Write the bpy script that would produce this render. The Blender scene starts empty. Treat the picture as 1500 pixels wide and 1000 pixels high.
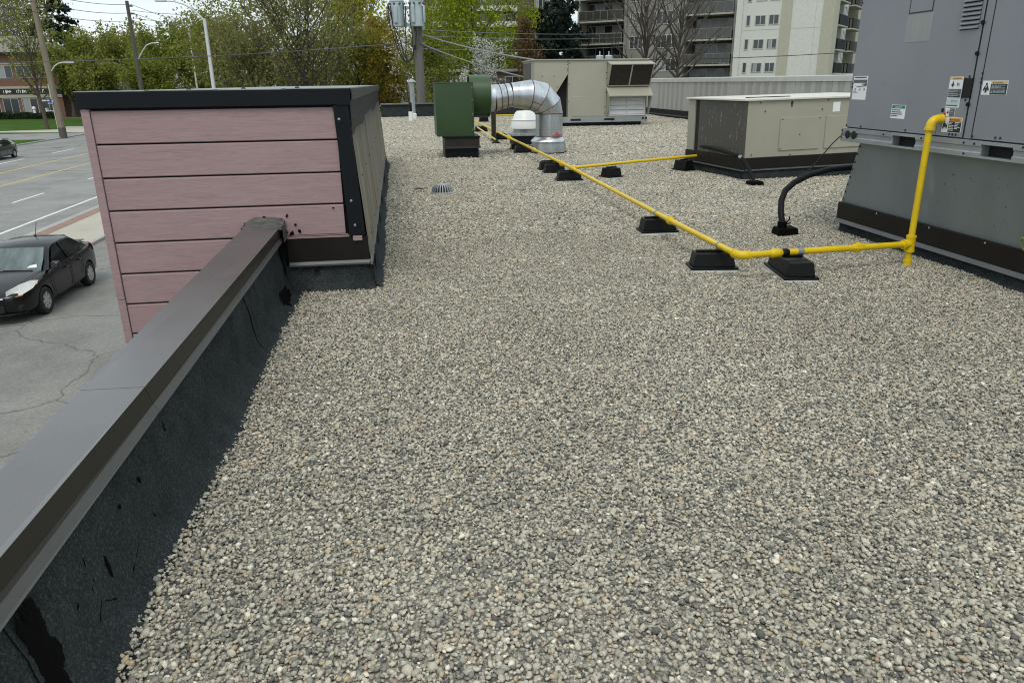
import bpy, bmesh, math, random
import numpy as np
from mathutils import Vector, Matrix, Euler
random.seed(7)
S = bpy.context.scene
C = S.collection
PI = math.pi
rad = math.radians

# ------------------------------------------------------------------ camera
cam_d = bpy.data.cameras.new('camera')
cam = bpy.data.objects.new('camera', cam_d); C.objects.link(cam)
# columns: right, up, backward
cam.matrix_world = Matrix(((0.988936, 0.060211, -0.135573, 0.0),
                           (-0.147841, 0.325020, -0.934080, 0.0),
                           (-0.012178, 0.943788, 0.330326, 1.62),
                           (0, 0, 0, 1)))
cam_d.sensor_fit = 'HORIZONTAL'; cam_d.sensor_width = 36.0; cam_d.lens = 36.0 * 1085.0 / 1500.0
cam_d.clip_start = 0.05; cam_d.clip_end = 3000
S.camera = cam

# ------------------------------------------------------------------ light: overcast day
SUN_EL, SUN_AZ = rad(58), rad(200)       # azimuth clockwise from +Y
w = bpy.data.worlds.new('World'); S.world = w; w.use_nodes = True
nt = w.node_tree; nt.nodes.clear()
def N(t, typ, **kw):
    n = t.nodes.new(typ)
    for k, v in kw.items(): setattr(n, k, v)
    return n
out = N(nt, 'ShaderNodeOutputWorld'); bg = N(nt, 'ShaderNodeBackground')
sky = N(nt, 'ShaderNodeTexSky', sky_type='NISHITA', sun_disc=False, sun_elevation=SUN_EL, sun_rotation=SUN_AZ,
        air_density=1.0, dust_density=2.0, ozone_density=1.0)
tc = N(nt, 'ShaderNodeTexCoord'); mp = N(nt, 'ShaderNodeMapping'); mp.inputs['Scale'].default_value = (1.0, 1.0, 4.5)
ns = N(nt, 'ShaderNodeTexNoise'); ns.inputs['Scale'].default_value = 2.6; ns.inputs['Detail'].default_value = 6; ns.inputs['Roughness'].default_value = .55
cr = N(nt, 'ShaderNodeValToRGB')
cr.color_ramp.elements[0].position = .36; cr.color_ramp.elements[0].color = (7.0, 8.1, 8.6, 1)
cr.color_ramp.elements[1].position = .66; cr.color_ramp.elements[1].color = (9.6, 10.4, 10.6, 1)
mx = N(nt, 'ShaderNodeMix', data_type='RGBA'); mx.inputs['Factor'].default_value = .88
nt.links.new(tc.outputs['Generated'], mp.inputs['Vector']); nt.links.new(mp.outputs[0], ns.inputs['Vector'])
nt.links.new(ns.outputs['Fac'], cr.inputs['Fac'])
nt.links.new(sky.outputs[0], mx.inputs['A']); nt.links.new(cr.outputs[0], mx.inputs['B'])
nt.links.new(mx.outputs['Result'], bg.inputs['Color']); bg.inputs['Strength'].default_value = 0.085
nt.links.new(bg.outputs[0], out.inputs[0])
sun_d = bpy.data.lights.new('sun', 'SUN'); sun_d.energy = 1.1; sun_d.angle = rad(22); sun_d.color = (1.0, .94, .84)
sun = bpy.data.objects.new('sun', sun_d); C.objects.link(sun); sun.location = (0, 0, 60)
sdir = Vector((math.sin(SUN_AZ) * math.cos(SUN_EL), math.cos(SUN_AZ) * math.cos(SUN_EL), math.sin(SUN_EL)))
sun.rotation_euler = (-sdir).to_track_quat('-Z', 'Y').to_euler()
S.view_settings.view_transform = 'Standard'
try: S.view_settings.look = 'None'
except Exception: pass
S.view_settings.exposure = 0.38; S.view_settings.gamma = 1.0; S.view_settings.use_curve_mapping = False
S.render.engine = 'CYCLES'
S.cycles.max_bounces = 6; S.cycles.filter_width = 1.1; S.cycles.use_denoising = True; S.cycles.denoiser = 'OPENIMAGEDENOISE'; S.cycles.denoising_input_passes = 'RGB_ALBEDO_NORMAL'; S.cycles.denoising_prefilter = 'NONE'

# ------------------------------------------------------------------ materials
def base_mat(name):
    m = bpy.data.materials.new(name); m.use_nodes = True
    t = m.node_tree; b = t.nodes['Principled BSDF']
    return m, t, b
def lk(t, a, b): t.links.new(a, b)
def ramp(t, stops, interp='LINEAR'):
    r = N(t, 'ShaderNodeValToRGB'); r.color_ramp.interpolation = interp
    e = r.color_ramp.elements
    while len(e) < len(stops): e.new(.5)
    for q, (p, c) in zip(e, stops): q.position = p; q.color = (*c, 1)
    return r
def noise(t, scale, detail=4, rough=.55, vec=None, stretch=None, coord='Object'):
    n = N(t, 'ShaderNodeTexNoise'); n.inputs['Scale'].default_value = scale
    n.inputs['Detail'].default_value = detail; n.inputs['Roughness'].default_value = rough
    if vec is None:
        c = N(t, 'ShaderNodeTexCoord'); vec = c.outputs[coord]
        if stretch:
            m = N(t, 'ShaderNodeMapping'); m.inputs['Scale'].default_value = stretch
            lk(t, vec, m.inputs['Vector']); vec = m.outputs[0]
    lk(t, vec, n.inputs['Vector'])
    return n
def bump(t, b, h, strength=.3, dist=.01):
    n = N(t, 'ShaderNodeBump'); n.inputs['Strength'].default_value = strength; n.inputs['Distance'].default_value = dist
    lk(t, h, n.inputs['Height']); lk(t, n.outputs[0], b.inputs['Normal']); return n
def M(name, col, rough=.55, metal=0.0, var=.12, vs=3.0, stretch=None, bmp=0.0, bs=60.0, spec=.5, alpha=None, coat=0.0, rvar=0.0):
    m, t, b = base_mat(name)
    n = noise(t, vs, 5, .6, stretch=stretch)
    lo = tuple(c * (1 - var) for c in col); hi = tuple(min(1, c * (1 + var)) for c in col)
    r = ramp(t, [(.3, lo), (.7, hi)]); lk(t, n.outputs['Fac'], r.inputs['Fac']); lk(t, r.outputs[0], b.inputs['Base Color'])
    b.inputs['Roughness'].default_value = rough; b.inputs['Metallic'].default_value = metal
    b.inputs['Specular IOR Level'].default_value = spec; b.inputs['Coat Weight'].default_value = coat
    if rvar:
        mr = N(t, 'ShaderNodeMapRange'); mr.inputs['To Min'].default_value = rough - rvar; mr.inputs['To Max'].default_value = rough + rvar
        lk(t, n.outputs['Fac'], mr.inputs['Value']); lk(t, mr.outputs[0], b.inputs['Roughness'])
    if bmp:
        n2 = noise(t, bs, 3); bump(t, b, n2.outputs['Fac'], bmp, .004)
    return m
def spots(m, scale, thresh, col, soft=.03, stretch=None, amount=1.0):
    """add worn / stained patches with their own shape to an M() material"""
    t = m.node_tree; b = t.nodes['Principled BSDF']
    src = b.inputs['Base Color'].links[0].from_socket
    n = noise(t, scale, 6, .65, stretch=stretch)
    r = ramp(t, [(thresh, (0, 0, 0)), (min(1, thresh + soft), (amount,) * 3)]); lk(t, n.outputs['Fac'], r.inputs['Fac'])
    x = N(t, 'ShaderNodeMix', data_type='RGBA'); x.inputs['B'].default_value = (*col, 1)
    lk(t, r.outputs[0], x.inputs['Factor']); lk(t, src, x.inputs['A']); lk(t, x.outputs['Result'], b.inputs['Base Color'])
    return m

# gravel pebbles: one colour per stone
def pebble_mat():
    m, t, b = base_mat('pebble')
    oi = N(t, 'ShaderNodeObjectInfo')
    r = ramp(t, [(0, (.10, .105, .11)), (.07, (.18, .185, .18)), (.22, (.30, .29, .26)), (.48, (.41, .393, .345)), (.72, (.51, .487, .425)),
                 (.88, (.57, .55, .49)), (.915, (.45, .37, .27)), (.935, (.52, .44, .30)), (.95, (.40, .29, .23)), (.97, (.68, .65, .58)), (1, (.80, .78, .72))])
    lk(t, oi.outputs['Random'], r.inputs['Fac'])
    n = noise(t, 4.0, 3); r2 = ramp(t, [(.3, (.78, .78, .78)), (.75, (1.12, 1.12, 1.12))]); lk(t, n.outputs['Fac'], r2.inputs['Fac'])
    x = N(t, 'ShaderNodeMix', data_type='RGBA', blend_type='MULTIPLY'); x.inputs['Factor'].default_value = 1
    lk(t, r.outputs[0], x.inputs['A']); lk(t, r2.outputs[0], x.inputs['B'])
    nl = noise(t, .8, 5, .65, vec=oi.outputs['Location']); r4 = ramp(t, [(.3, (.90, .875, .805)), (.55, (1.05, 1.02, .94)), (.75, (1.13, 1.09, 1.0))]); lk(t, nl.outputs['Fac'], r4.inputs['Fac'])
    y = N(t, 'ShaderNodeMix', data_type='RGBA', blend_type='MULTIPLY'); y.inputs['Factor'].default_value = 1
    lk(t, x.outputs['Result'], y.inputs['A']); lk(t, r4.outputs[0], y.inputs['B']); lk(t, y.outputs['Result'], b.inputs['Base Color'])
    b.inputs['Roughness'].default_value = .72; b.inputs['Specular IOR Level'].default_value = .3
    return m
def gravel_bed_mat():
    m, t, b = base_mat('gravel_bed')
    v = N(t, 'ShaderNodeTexVoronoi'); v.inputs['Scale'].default_value = 55
    c = N(t, 'ShaderNodeTexCoord'); lk(t, c.outputs['Object'], v.inputs['Vector'])
    sep = N(t, 'ShaderNodeSeparateColor'); lk(t, v.outputs['Color'], sep.inputs[0])
    r = ramp(t, [(0, (.10, .10, .09)), (.3, (.22, .21, .18)), (.7, (.36, .345, .29)), (1, (.55, .53, .46))])
    lk(t, sep.outputs[0], r.inputs['Fac']); lk(t, r.outputs[0], b.inputs['Base Color'])
    b.inputs['Roughness'].default_value = .9
    bump(t, b, v.outputs['Distance'], .8, -.012)
    return m
def membrane_mat():
    m, t, b = base_mat('bitumen_membrane')
    n = noise(t, 95, 3, .95); n2 = noise(t, 5, 6, .65)
    r = ramp(t, [(.28, (.012, .0145, .015)), (.52, (.027, .032, .033)), (.61, (.048, .055, .055)), (.73, (.125, .136, .133))]); lk(t, n.outputs['Fac'], r.inputs['Fac'])
    r2 = ramp(t, [(.34, (.65, .66, .7)), (.5, (1, 1, 1)), (.72, (1.3, 1.3, 1.27))]); lk(t, n2.outputs['Fac'], r2.inputs['Fac'])
    x = N(t, 'ShaderNodeMix', data_type='RGBA', blend_type='MULTIPLY'); x.inputs['Factor'].default_value = 1
    lk(t, r.outputs[0], x.inputs['A']); lk(t, r2.outputs[0], x.inputs['B'])
    n5 = noise(t, 2.6, 8, .72, stretch=(1, 1.5, .7)); r5 = ramp(t, [(.66, (1, 1, 1)), (.69, (.30, .30, .30))]); lk(t, n5.outputs['Fac'], r5.inputs['Fac'])
    y = N(t, 'ShaderNodeMix', data_type='RGBA', blend_type='MULTIPLY'); y.inputs['Factor'].default_value = 1
    lk(t, x.outputs['Result'], y.inputs['A']); lk(t, r5.outputs[0], y.inputs['B']); lk(t, y.outputs['Result'], b.inputs['Base Color'])
    b.inputs['Roughness'].default_value = .9; b.inputs['Specular IOR Level'].default_value = .12
    bump(t, b, n.outputs['Fac'], .5, .003)
    return m
def board_mat():
    m, t, b = base_mat('pink_woodgrain_siding')
    oi = N(t, 'ShaderNodeObjectInfo'); c = N(t, 'ShaderNodeTexCoord')
    off = N(t, 'ShaderNodeVectorMath', operation='SCALE'); off.inputs[0].default_value = (13.0, 7.0, 5.0); lk(t, oi.outputs['Random'], off.inputs['Scale'])
    ad = N(t, 'ShaderNodeVectorMath', operation='ADD'); lk(t, c.outputs['Object'], ad.inputs[0]); lk(t, off.outputs[0], ad.inputs[1])
    mpp = N(t, 'ShaderNodeMapping'); mpp.inputs['Scale'].default_value = (1.2, 1.0, 17.0); lk(t, ad.outputs[0], mpp.inputs['Vector'])
    wv = N(t, 'ShaderNodeTexNoise'); wv.inputs['Scale'].default_value = 3.2; wv.inputs['Detail'].default_value = 7; wv.inputs['Roughness'].default_value = .68; wv.inputs['Distortion'].default_value = 1.6
    lk(t, mpp.outputs[0], wv.inputs['Vector'])
    r = ramp(t, [(.25, (.245, .157, .166)), (.5, (.322, .216, .225)), (.75, (.37, .262, .270))]); lk(t, wv.outputs['Fac'], r.inputs['Fac'])
    lk(t, r.outputs[0], b.inputs['Base Color']); b.inputs['Roughness'].default_value = .6
    bump(t, b, wv.outputs['Fac'], .25, .004)
    return m
def weathered_mat():
    m, t, b = base_mat('weathered_sheet_metal')
    n1 = noise(t, 1.6, 7, .7, stretch=(1, 4.5, .16)); n2 = noise(t, 5, 6, .7)
    r = ramp(t, [(.30, (.045, .042, .036)), (.45, (.14, .125, .095)), (.58, (.23, .21, .16)), (.74, (.40, .38, .33))]); lk(t, n1.outputs['Fac'], r.inputs['Fac'])
    # tar-darkened band along the top, with an uneven lower edge
    c = N(t, 'ShaderNodeTexCoord'); s = N(t, 'ShaderNodeSeparateXYZ'); lk(t, c.outputs['Object'], s.inputs[0])
    nn = noise(t, 2.2, 5, .7, stretch=(1, 2.2, .6)); ma = N(t, 'ShaderNodeMath', operation='MULTIPLY_ADD'); ma.inputs[1].default_value = .5
    lk(t, nn.outputs['Fac'], ma.inputs[0]); lk(t, s.outputs['Z'], ma.inputs[2])
    rr = ramp(t, [(.0, (0, 0, 0)), (1, (1, 1, 1))]); mr = N(t, 'ShaderNodeMapRange'); mr.inputs['From Min'].default_value = 1.38; mr.inputs['From Max'].default_value = 1.56
    lk(t, ma.outputs[0], mr.inputs['Value']); lk(t, mr.outputs[0], rr.inputs['Fac'])
    x = N(t, 'ShaderNodeMix', data_type='RGBA'); x.inputs['B'].default_value = (.028, .029, .028, 1)
    lk(t, rr.outputs[0], x.inputs['Factor']); lk(t, r.outputs[0], x.inputs['A']); lk(t, x.outputs['Result'], b.inputs['Base Color'])
    b.inputs['Roughness'].default_value = .45; b.inputs['Metallic'].default_value = .35
    bump(t, b, n2.outputs['Fac'], .25, .01)
    return m
def galv_mat(name, col=(.52, .55, .57), rough=.33, metal=.9, streak=True):
    m, t, b = base_mat(name)
    v = N(t, 'ShaderNodeTexVoronoi'); v.inputs['Scale'].default_value = 45
    c = N(t, 'ShaderNodeTexCoord'); lk(t, c.outputs['Object'], v.inputs['Vector'])
    sep = N(t, 'ShaderNodeSeparateColor'); lk(t, v.outputs['Color'], sep.inputs[0])
    n = noise(t, 2.4, 5, .6, stretch=(2, 2, .5) if streak else None)
    ad = N(t, 'ShaderNodeMath', operation='MULTIPLY_ADD'); ad.inputs[1].default_value = .25; lk(t, sep.outputs[0], ad.inputs[0]); lk(t, n.outputs['Fac'], ad.inputs[2])
    r = ramp(t, [(.35, tuple(x * .72 for x in col)), (.9, tuple(min(1, x * 1.2) for x in col))]); lk(t, ad.outputs[0], r.inputs['Fac'])
    lk(t, r.outputs[0], b.inputs['Base Color']); b.inputs['Metallic'].default_value = metal
    mr = N(t, 'ShaderNodeMapRange'); mr.inputs['To Min'].default_value = rough - .1; mr.inputs['To Max'].default_value = rough + .2
    lk(t, n.outputs['Fac'], mr.inputs['Value']); lk(t, mr.outputs[0], b.inputs['Roughness'])
    return m
def leaf_mat(name, c0, c1, c2, trans=.45):
    m, t, b = base_mat(name)
    c0 = tuple(a * .6 + b_ * .4 for a, b_ in zip(c0, c1)); c2 = tuple(a * .55 + b_ * .45 for a, b_ in zip(c2, c1))
    g = N(t, 'ShaderNodeNewGeometry'); r = ramp(t, [(0, c0), (.5, c1), (1, c2)]); lk(t, g.outputs['Random Per Island'], r.inputs['Fac'])
    lk(t, r.outputs[0], b.inputs['Base Color']); b.inputs['Roughness'].default_value = .7; b.inputs['Specular IOR Level'].default_value = .2
    tr = N(t, 'ShaderNodeBsdfTranslucent'); lk(t, r.outputs[0], tr.inputs['Color'])
    ms = N(t, 'ShaderNodeMixShader'); ms.inputs[0].default_value = trans
    o = t.nodes['Material Output']; lk(t, b.outputs[0], ms.inputs[1]); lk(t, tr.outputs[0], ms.inputs[2]); lk(t, ms.outputs[0], o.inputs['Surface'])
    return m
def asphalt_mat(name, col, crack=True, cs=.22):
    m, t, b = base_mat(name)
    n = noise(t, 22, 5, .85); n2 = noise(t, .45, 9, .66)
    r = ramp(t, [(.3, tuple(c * .62 for c in col)), (.7, tuple(c * 1.36 for c in col))]); lk(t, n.outputs['Fac'], r.inputs['Fac'])
    r2 = ramp(t, [(.32, (.70, .69, .67)), (.5, (.95, .95, .94)), (.68, (1.12, 1.12, 1.1))]); lk(t, n2.outputs['Fac'], r2.inputs['Fac'])
    x = N(t, 'ShaderNodeMix', data_type='RGBA', blend_type='MULTIPLY'); x.inputs['Factor'].default_value = 1
    lk(t, r.outputs[0], x.inputs['A']); lk(t, r2.outputs[0], x.inputs['B']); res = x.outputs['Result']
    if crack:
        c = N(t, 'ShaderNodeTexCoord'); d = noise(t, .55, 4, .5); ad = N(t, 'ShaderNodeMix', data_type='RGBA'); ad.inputs['Factor'].default_value = .35
        lk(t, c.outputs['Object'], ad.inputs['A']); 
        sc = N(t, 'ShaderNodeVectorMath', operation='SCALE'); sc.inputs['Scale'].default_value = 1.6; lk(t, d.outputs['Color'], sc.inputs[0])
        av = N(t, 'ShaderNodeVectorMath', operation='ADD'); lk(t, c.outputs['Object'], av.inputs[0]); lk(t, sc.outputs[0], av.inputs[1])
        v = N(t, 'ShaderNodeTexVoronoi', feature='DISTANCE_TO_EDGE'); v.inputs['Scale'].default_value = cs; lk(t, av.outputs[0], v.inputs['Vector'])
        r3 = ramp(t, [(.0, (.42, .42, .42)), (.0028, (.6, .6, .6)), (.005, (1, 1, 1))]); lk(t, v.outputs['Distance'], r3.inputs['Fac'])
        y = N(t, 'ShaderNodeMix', data_type='RGBA', blend_type='MULTIPLY'); y.inputs['Factor'].default_value = 1
        lk(t, res, y.inputs['A']); lk(t, r3.outputs[0], y.inputs['B']); res = y.outputs['Result']
    lk(t, res, b.inputs['Base Color']); b.inputs['Roughness'].default_value = .85
    bump(t, b, n.outputs['Fac'], .2, .004)
    return m
def brick_mat():
    m, t, b = base_mat('red_brick')
    c = N(t, 'ShaderNodeTexCoord'); mp = N(t, 'ShaderNodeMapping'); mp.inputs['Rotation'].default_value = (rad(90), 0, 0); lk(t, c.outputs['Object'], mp.inputs['Vector'])
    k = N(t, 'ShaderNodeTexBrick'); k.inputs['Scale'].default_value = 2.2
    k.inputs['Color1'].default_value = (.20, .085, .055, 1); k.inputs['Color2'].default_value = (.14, .06, .045, 1); k.inputs['Mortar'].default_value = (.22, .17, .14, 1)
    lk(t, mp.outputs[0], k.inputs['Vector']); lk(t, k.outputs['Color'], b.inputs['Base Color']); b.inputs['Roughness'].default_value = .9
    return m
def glass_mat(name, col=(.03, .035, .04), rough=.06):
    m, t, b = base_mat(name); b.inputs['Base Color'].default_value = (*col, 1); b.inputs['Roughness'].default_value = rough
    b.inputs['Specular IOR Level'].default_value = .8
    return m

MT = dict(
 pebble=pebble_mat(), bed=gravel_bed_mat(), membrane=membrane_mat(), board=board_mat(), weathered=weathered_mat(),
 tar=M('tar_smear', (.003, .003, .003), .75, 0, .2, bmp=.5, bs=40, spec=.06),
 coping=spots(M('bronze_coping', (.185, .178, .178), .28, .6, .14, 1.1, bmp=.05, bs=5, rvar=.07), 3.2, .60, (.25, .245, .24), .14, (1.2, .5, 1), .45),
 coping_side=M('coping_flange', (.026, .023, .018), .5, 0, .15, spec=.25),
 drip_coping=M('coping_kick', (.068, .068, .064), .45, 0, .12),
 drip=M('grey_drip_edge', (.115, .115, .12), .5, .1, .12),
 sealant=M('grey_sealant', (.075, .078, .072), .6, 0, .25, 18, bmp=.6, bs=30),
 fascia=M('black_flashing', (.0055, .007, .010), .5, 0, .2, 5, spec=.2),
 brownband=M('dark_bronze_band', (.012, .010, .009), .5, 0, .2, 4, spec=.22),
 topflash=M('grey_top_flashing', (.30, .31, .31), .4, .5, .2, 5),
 screw=M('screw_head', (.45, .46, .46), .35, .8, .1), darkscrew=M('dark_bolt', (.02, .02, .022), .5, .3, .1),
 rtu=spots(spots(M('grey_cabinet_paint', (.235, .245, .268), .45, 0, .07, 1.2, bmp=.03, bs=4), 1.5, .60, (.175, .178, .19), .10, None, .75), 2.2, .60, (.275, .27, .285), .14, (1, 2.6, .45), .55),
 rtu_light=M('faded_cabinet_patch', (.29, .295, .29), .5, 0, .08, 4, stretch=(1, 6, 1)),
 adapter=spots(spots(M('galvanised_adapter', (.22, .255, .265), .42, .35, .14, 1.4, stretch=(1, 1, .5)), 1.3, .585, (.34, .38, .41), .16, (1, 2.0, .55), .7), 16, .752, (.02, .02, .02), .01),
 skid=spots(M('galvanised_skid', (.33, .35, .36), .45, .4, .12, 3), 2.0, .62, (.22, .16, .08), .12, (1, 5, .4), .65),
 filter=M('hood_filter_mesh', (.022, .018, .012), .8, 0, .3, 6), black=M('black_void', (.006, .006, .006), .8, 0, .1), blackplastic=M('black_plastic', (.005, .005, .0055), .45, 0, .2, 8, spec=.22),
 white=M('white_paint', (.78, .79, .78), .5, 0, .05), whiteprint=M('white_print', (.80, .82, .82), .5, 0, .02),
 hood_white=M('white_enamel', (.76, .77, .76), .4, 0, .06),
 orangeprint=M('orange_print', (.72, .33, .07), .5, 0, .04), tanprint=M('tan_print', (.70, .48, .20), .5, 0, .04), greenprint=M('green_print', (.03, .22, .14), .5, 0, .03),
 blackprint=M('black_print', (.02, .022, .03), .5, 0, .03), greyprint=M('grey_print', (.10, .11, .12), .5, 0, .2, 60), paleprint=M('pale_print', (.50, .60, .60), .5, 0, .08, 40),
 redprint=M('red_print', (.45, .06, .05), .5, 0, .03), 
 green=M('green_enamel', (.029, .064, .021), .38, 0, .10, 2.0, bmp=.03, bs=5), 
 galv=galv_mat('galvanised_duct', (.58, .61, .64), .28, .92), galv_dull=galv_mat('dull_galvanised', (.40, .43, .44), .45, .7),
 seam=M('red_brown_duct_sealant', (.10, .035, .025), .6, 0, .35, 25),
 beige=M('beige_cabinet_paint', (.35, .335, .27), .5, 0, .06, 1.2), beige_lid=M('beige_lid_paint', (.62, .60, .53), .45, 0, .06, 3),
 coil=spots(M('condenser_coil', (.085, .080, .070), .6, .2, .2, 30, stretch=(1, 1, 8), bmp=.5, bs=120), 7, .60, (.24, .23, .20), .03, (1, 2.5, .9)),
 louver=M('white_louver', (.62, .63, .62), .5, 0, .08), 
 yellow=spots(M('yellow_gas_paint', (.70, .485, .006), .38, 0, .08, 6, bmp=.06, bs=40), 30, .68, (.05, .04, .02), .03), 
 yellow_pale=M('pale_yellow_pipe', (.62, .48, .14), .5, 0, .1),
 hose=M('black_hose_wrap', (.005, .005, .0055), .6, 0, .3, 20, bmp=.5, bs=45, spec=.2),
 clad_a=M('grey_cladding', (.43, .42, .395), .5, .1, .10, 1.5, stretch=(1, 1, .4)), clad_b=M('grey_cladding_worn', (.35, .34, .32), .5, .1, .13, 1.2, stretch=(1, 1, .4)),
 clad_cap=M('grey_cladding_cap', (.45, .445, .42), .5, .1, .08),
 lime_stem=M('weed_stem', (.25, .30, .10), .6, 0, .2),
 asphalt=asphalt_mat('parking_asphalt', (.225, .220, .208), True, .24), road=asphalt_mat('road_asphalt', (.245, .245, .24), True, .05),
 concrete=M('concrete', (.42, .39, .33), .85, 0, .1, .8), kerb=M('kerb_concrete', (.34, .33, .31), .85, 0, .12, 2), brickpave=M('brick_paving', (.27, .17, .14), .85, 0, .2, 3),
 linewhite=M('white_road_paint', (.70, .70, .68), .7, 0, .12, 2), lineyellow=M('yellow_road_paint', (.60, .40, .10), .7, 0, .18, 2),
 grass=M('lawn_grass', (.040, .088, .008), .95, 0, .35, .5, spec=.1), soil=M('rough_ground', (.10, .11, .06), .95, 0, .3, .2),
 carpaint=M('black_car_paint', (.004, .004, .005), .16, 0, .05, spec=.45), carpaint2=M('grey_car_paint', (.045, .055, .055), .25, .3, .05, coat=1.0),
 carglass=glass_mat('car_glass', (.012, .014, .016), .05), screen_reflections=M('windscreen_painted_reflections', (.105, .135, .135), .07, 0, .55, 1.4, stretch=(1, 2.5, 1), spec=.8), tyre=M('tyre_rubber', (.012, .012, .012), .8), rim=M('alloy_rim', (.50, .50, .51), .35, .6, .05),  # windscreen: pale base colour with noise streaks paints in the reflections
 lamp=M('headlamp_lens', (.62, .62, .60), .15, .1, .1, 12), tail=M('tail_lens', (.30, .012, .02), .2, 0, .05), amber=M('amber_lens', (.55, .20, .03), .2), plate=M('licence_plate', (.65, .65, .66), .5),
 chrome=M('chrome', (.65, .66, .67), .15, .95, .02),
 polewood=M('weathered_pole_wood', (.23, .19, .14), .85, 0, .25, 3, stretch=(3, 3, .25)), polewood_dark=M('dark_pole_wood', (.09, .08, .07), .85, 0, .25, 3, stretch=(3, 3, .25)), polewood_grey=M('grey_pole_wood', (.14, .13, .12), .85, 0, .3, 5, stretch=(5, 5, .25)),
 polemetal=M('pale_pole_metal', (.58, .60, .60), .45, .2, .06), transformer=M('transformer_paint', (.42, .49, .52), .4, .1, .06), porcelain=M('porcelain', (.12, .09, .08), .3), wire=M('black_wire', (.02, .02, .022), .6), wire_cable=M('bundled_cable', (.075, .08, .09), .5, .1, .5, 1.5), wire_grey=M('aluminium_wire', (.24, .25, .26), .5, .4),
 blue=M('blue_sign', (.02, .05, .28), .5), bark=M('tree_bark', (.075, .062, .050), .9, 0, .25, 4), bark_grey=M('grey_bark', (.13, .12, .11), .9, 0, .25, 4),
 brick=brick_mat(), bandstone=M('beige_band', (.38, .34, .26), .8, 0, .1), shingle=M('grey_shingle_roof', (.20, .19, .175), .9, 0, .15, 2), signblack=M('black_sign_board', (.012, .012, .014), .5),
 winglass=glass_mat('window_glass', (.035, .042, .048), .1), curtain=M('pale_curtain', (.30, .31, .31), .8, 0, .2, 2, stretch=(6, 1, .2)), frame=M('window_frame', (.45, .46, .46), .5),
 whitebrick=M('white_painted_brick', (.60, .60, .56), .8, 0, .10, 7, bmp=.2, bs=8), beigepaint=M('beige_band_paint', (.42, .41, .33), .75, 0, .06), greywall=M('grey_wall', (.24, .23, .205), .8, 0, .14, 1), brownwall=M('brown_brick_wall', (.10, .075, .055), .85, 0, .15, 3),
 railpost=M('balcony_post', (.17, .17, .16), .5),
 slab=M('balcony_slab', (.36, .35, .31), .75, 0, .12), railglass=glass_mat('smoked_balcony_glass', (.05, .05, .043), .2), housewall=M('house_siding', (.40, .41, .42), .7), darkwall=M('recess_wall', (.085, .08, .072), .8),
 hedge=leaf_mat('hedge_leaves', (.010, .018, .006), (.018, .032, .010), (.03, .05, .015), .2),
)
LEAF = dict(
 olive=leaf_mat('olive_leaves', (0.120, 0.132, 0.029), (0.226, 0.241, 0.048), (0.371, 0.378, 0.089)),
 greyolive=leaf_mat('grey_olive_leaves', (0.110, 0.116, 0.046), (0.233, 0.237, 0.085), (0.410, 0.399, 0.161)),
 bright=leaf_mat('bright_spring_leaves', (0.120, 0.161, 0.011), (0.250, 0.312, 0.019), (0.414, 0.492, 0.041)),
 yellow=leaf_mat('yellow_green_leaves', (0.217, 0.227, 0.014), (0.435, 0.416, 0.022), (0.652, 0.567, 0.054)),
 orange=leaf_mat('orange_brown_leaves', (0.156, 0.125, 0.022), (0.312, 0.239, 0.036), (0.460, 0.386, 0.055)),
 rust=leaf_mat('rust_leaves', (0.092, 0.057, 0.027), (0.176, 0.112, 0.048), (0.269, 0.183, 0.080)),
 white=leaf_mat('white_blossom', (.45, .46, .40), (.66, .66, .60), (.82, .82, .78)),
 spruce=leaf_mat('spruce_needles', (0.009, 0.016, 0.013), (0.018, 0.030, 0.022), (0.034, 0.052, 0.037), .1),
 mid=leaf_mat('mid_green_leaves', (0.106, 0.137, 0.020), (0.198, 0.229, 0.036), (0.345, 0.378, 0.074)),
 twig=leaf_mat('grey_twigs', (0.118, 0.109, 0.101), (0.202, 0.193, 0.185), (0.302, 0.294, 0.277), .1),
)

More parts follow.
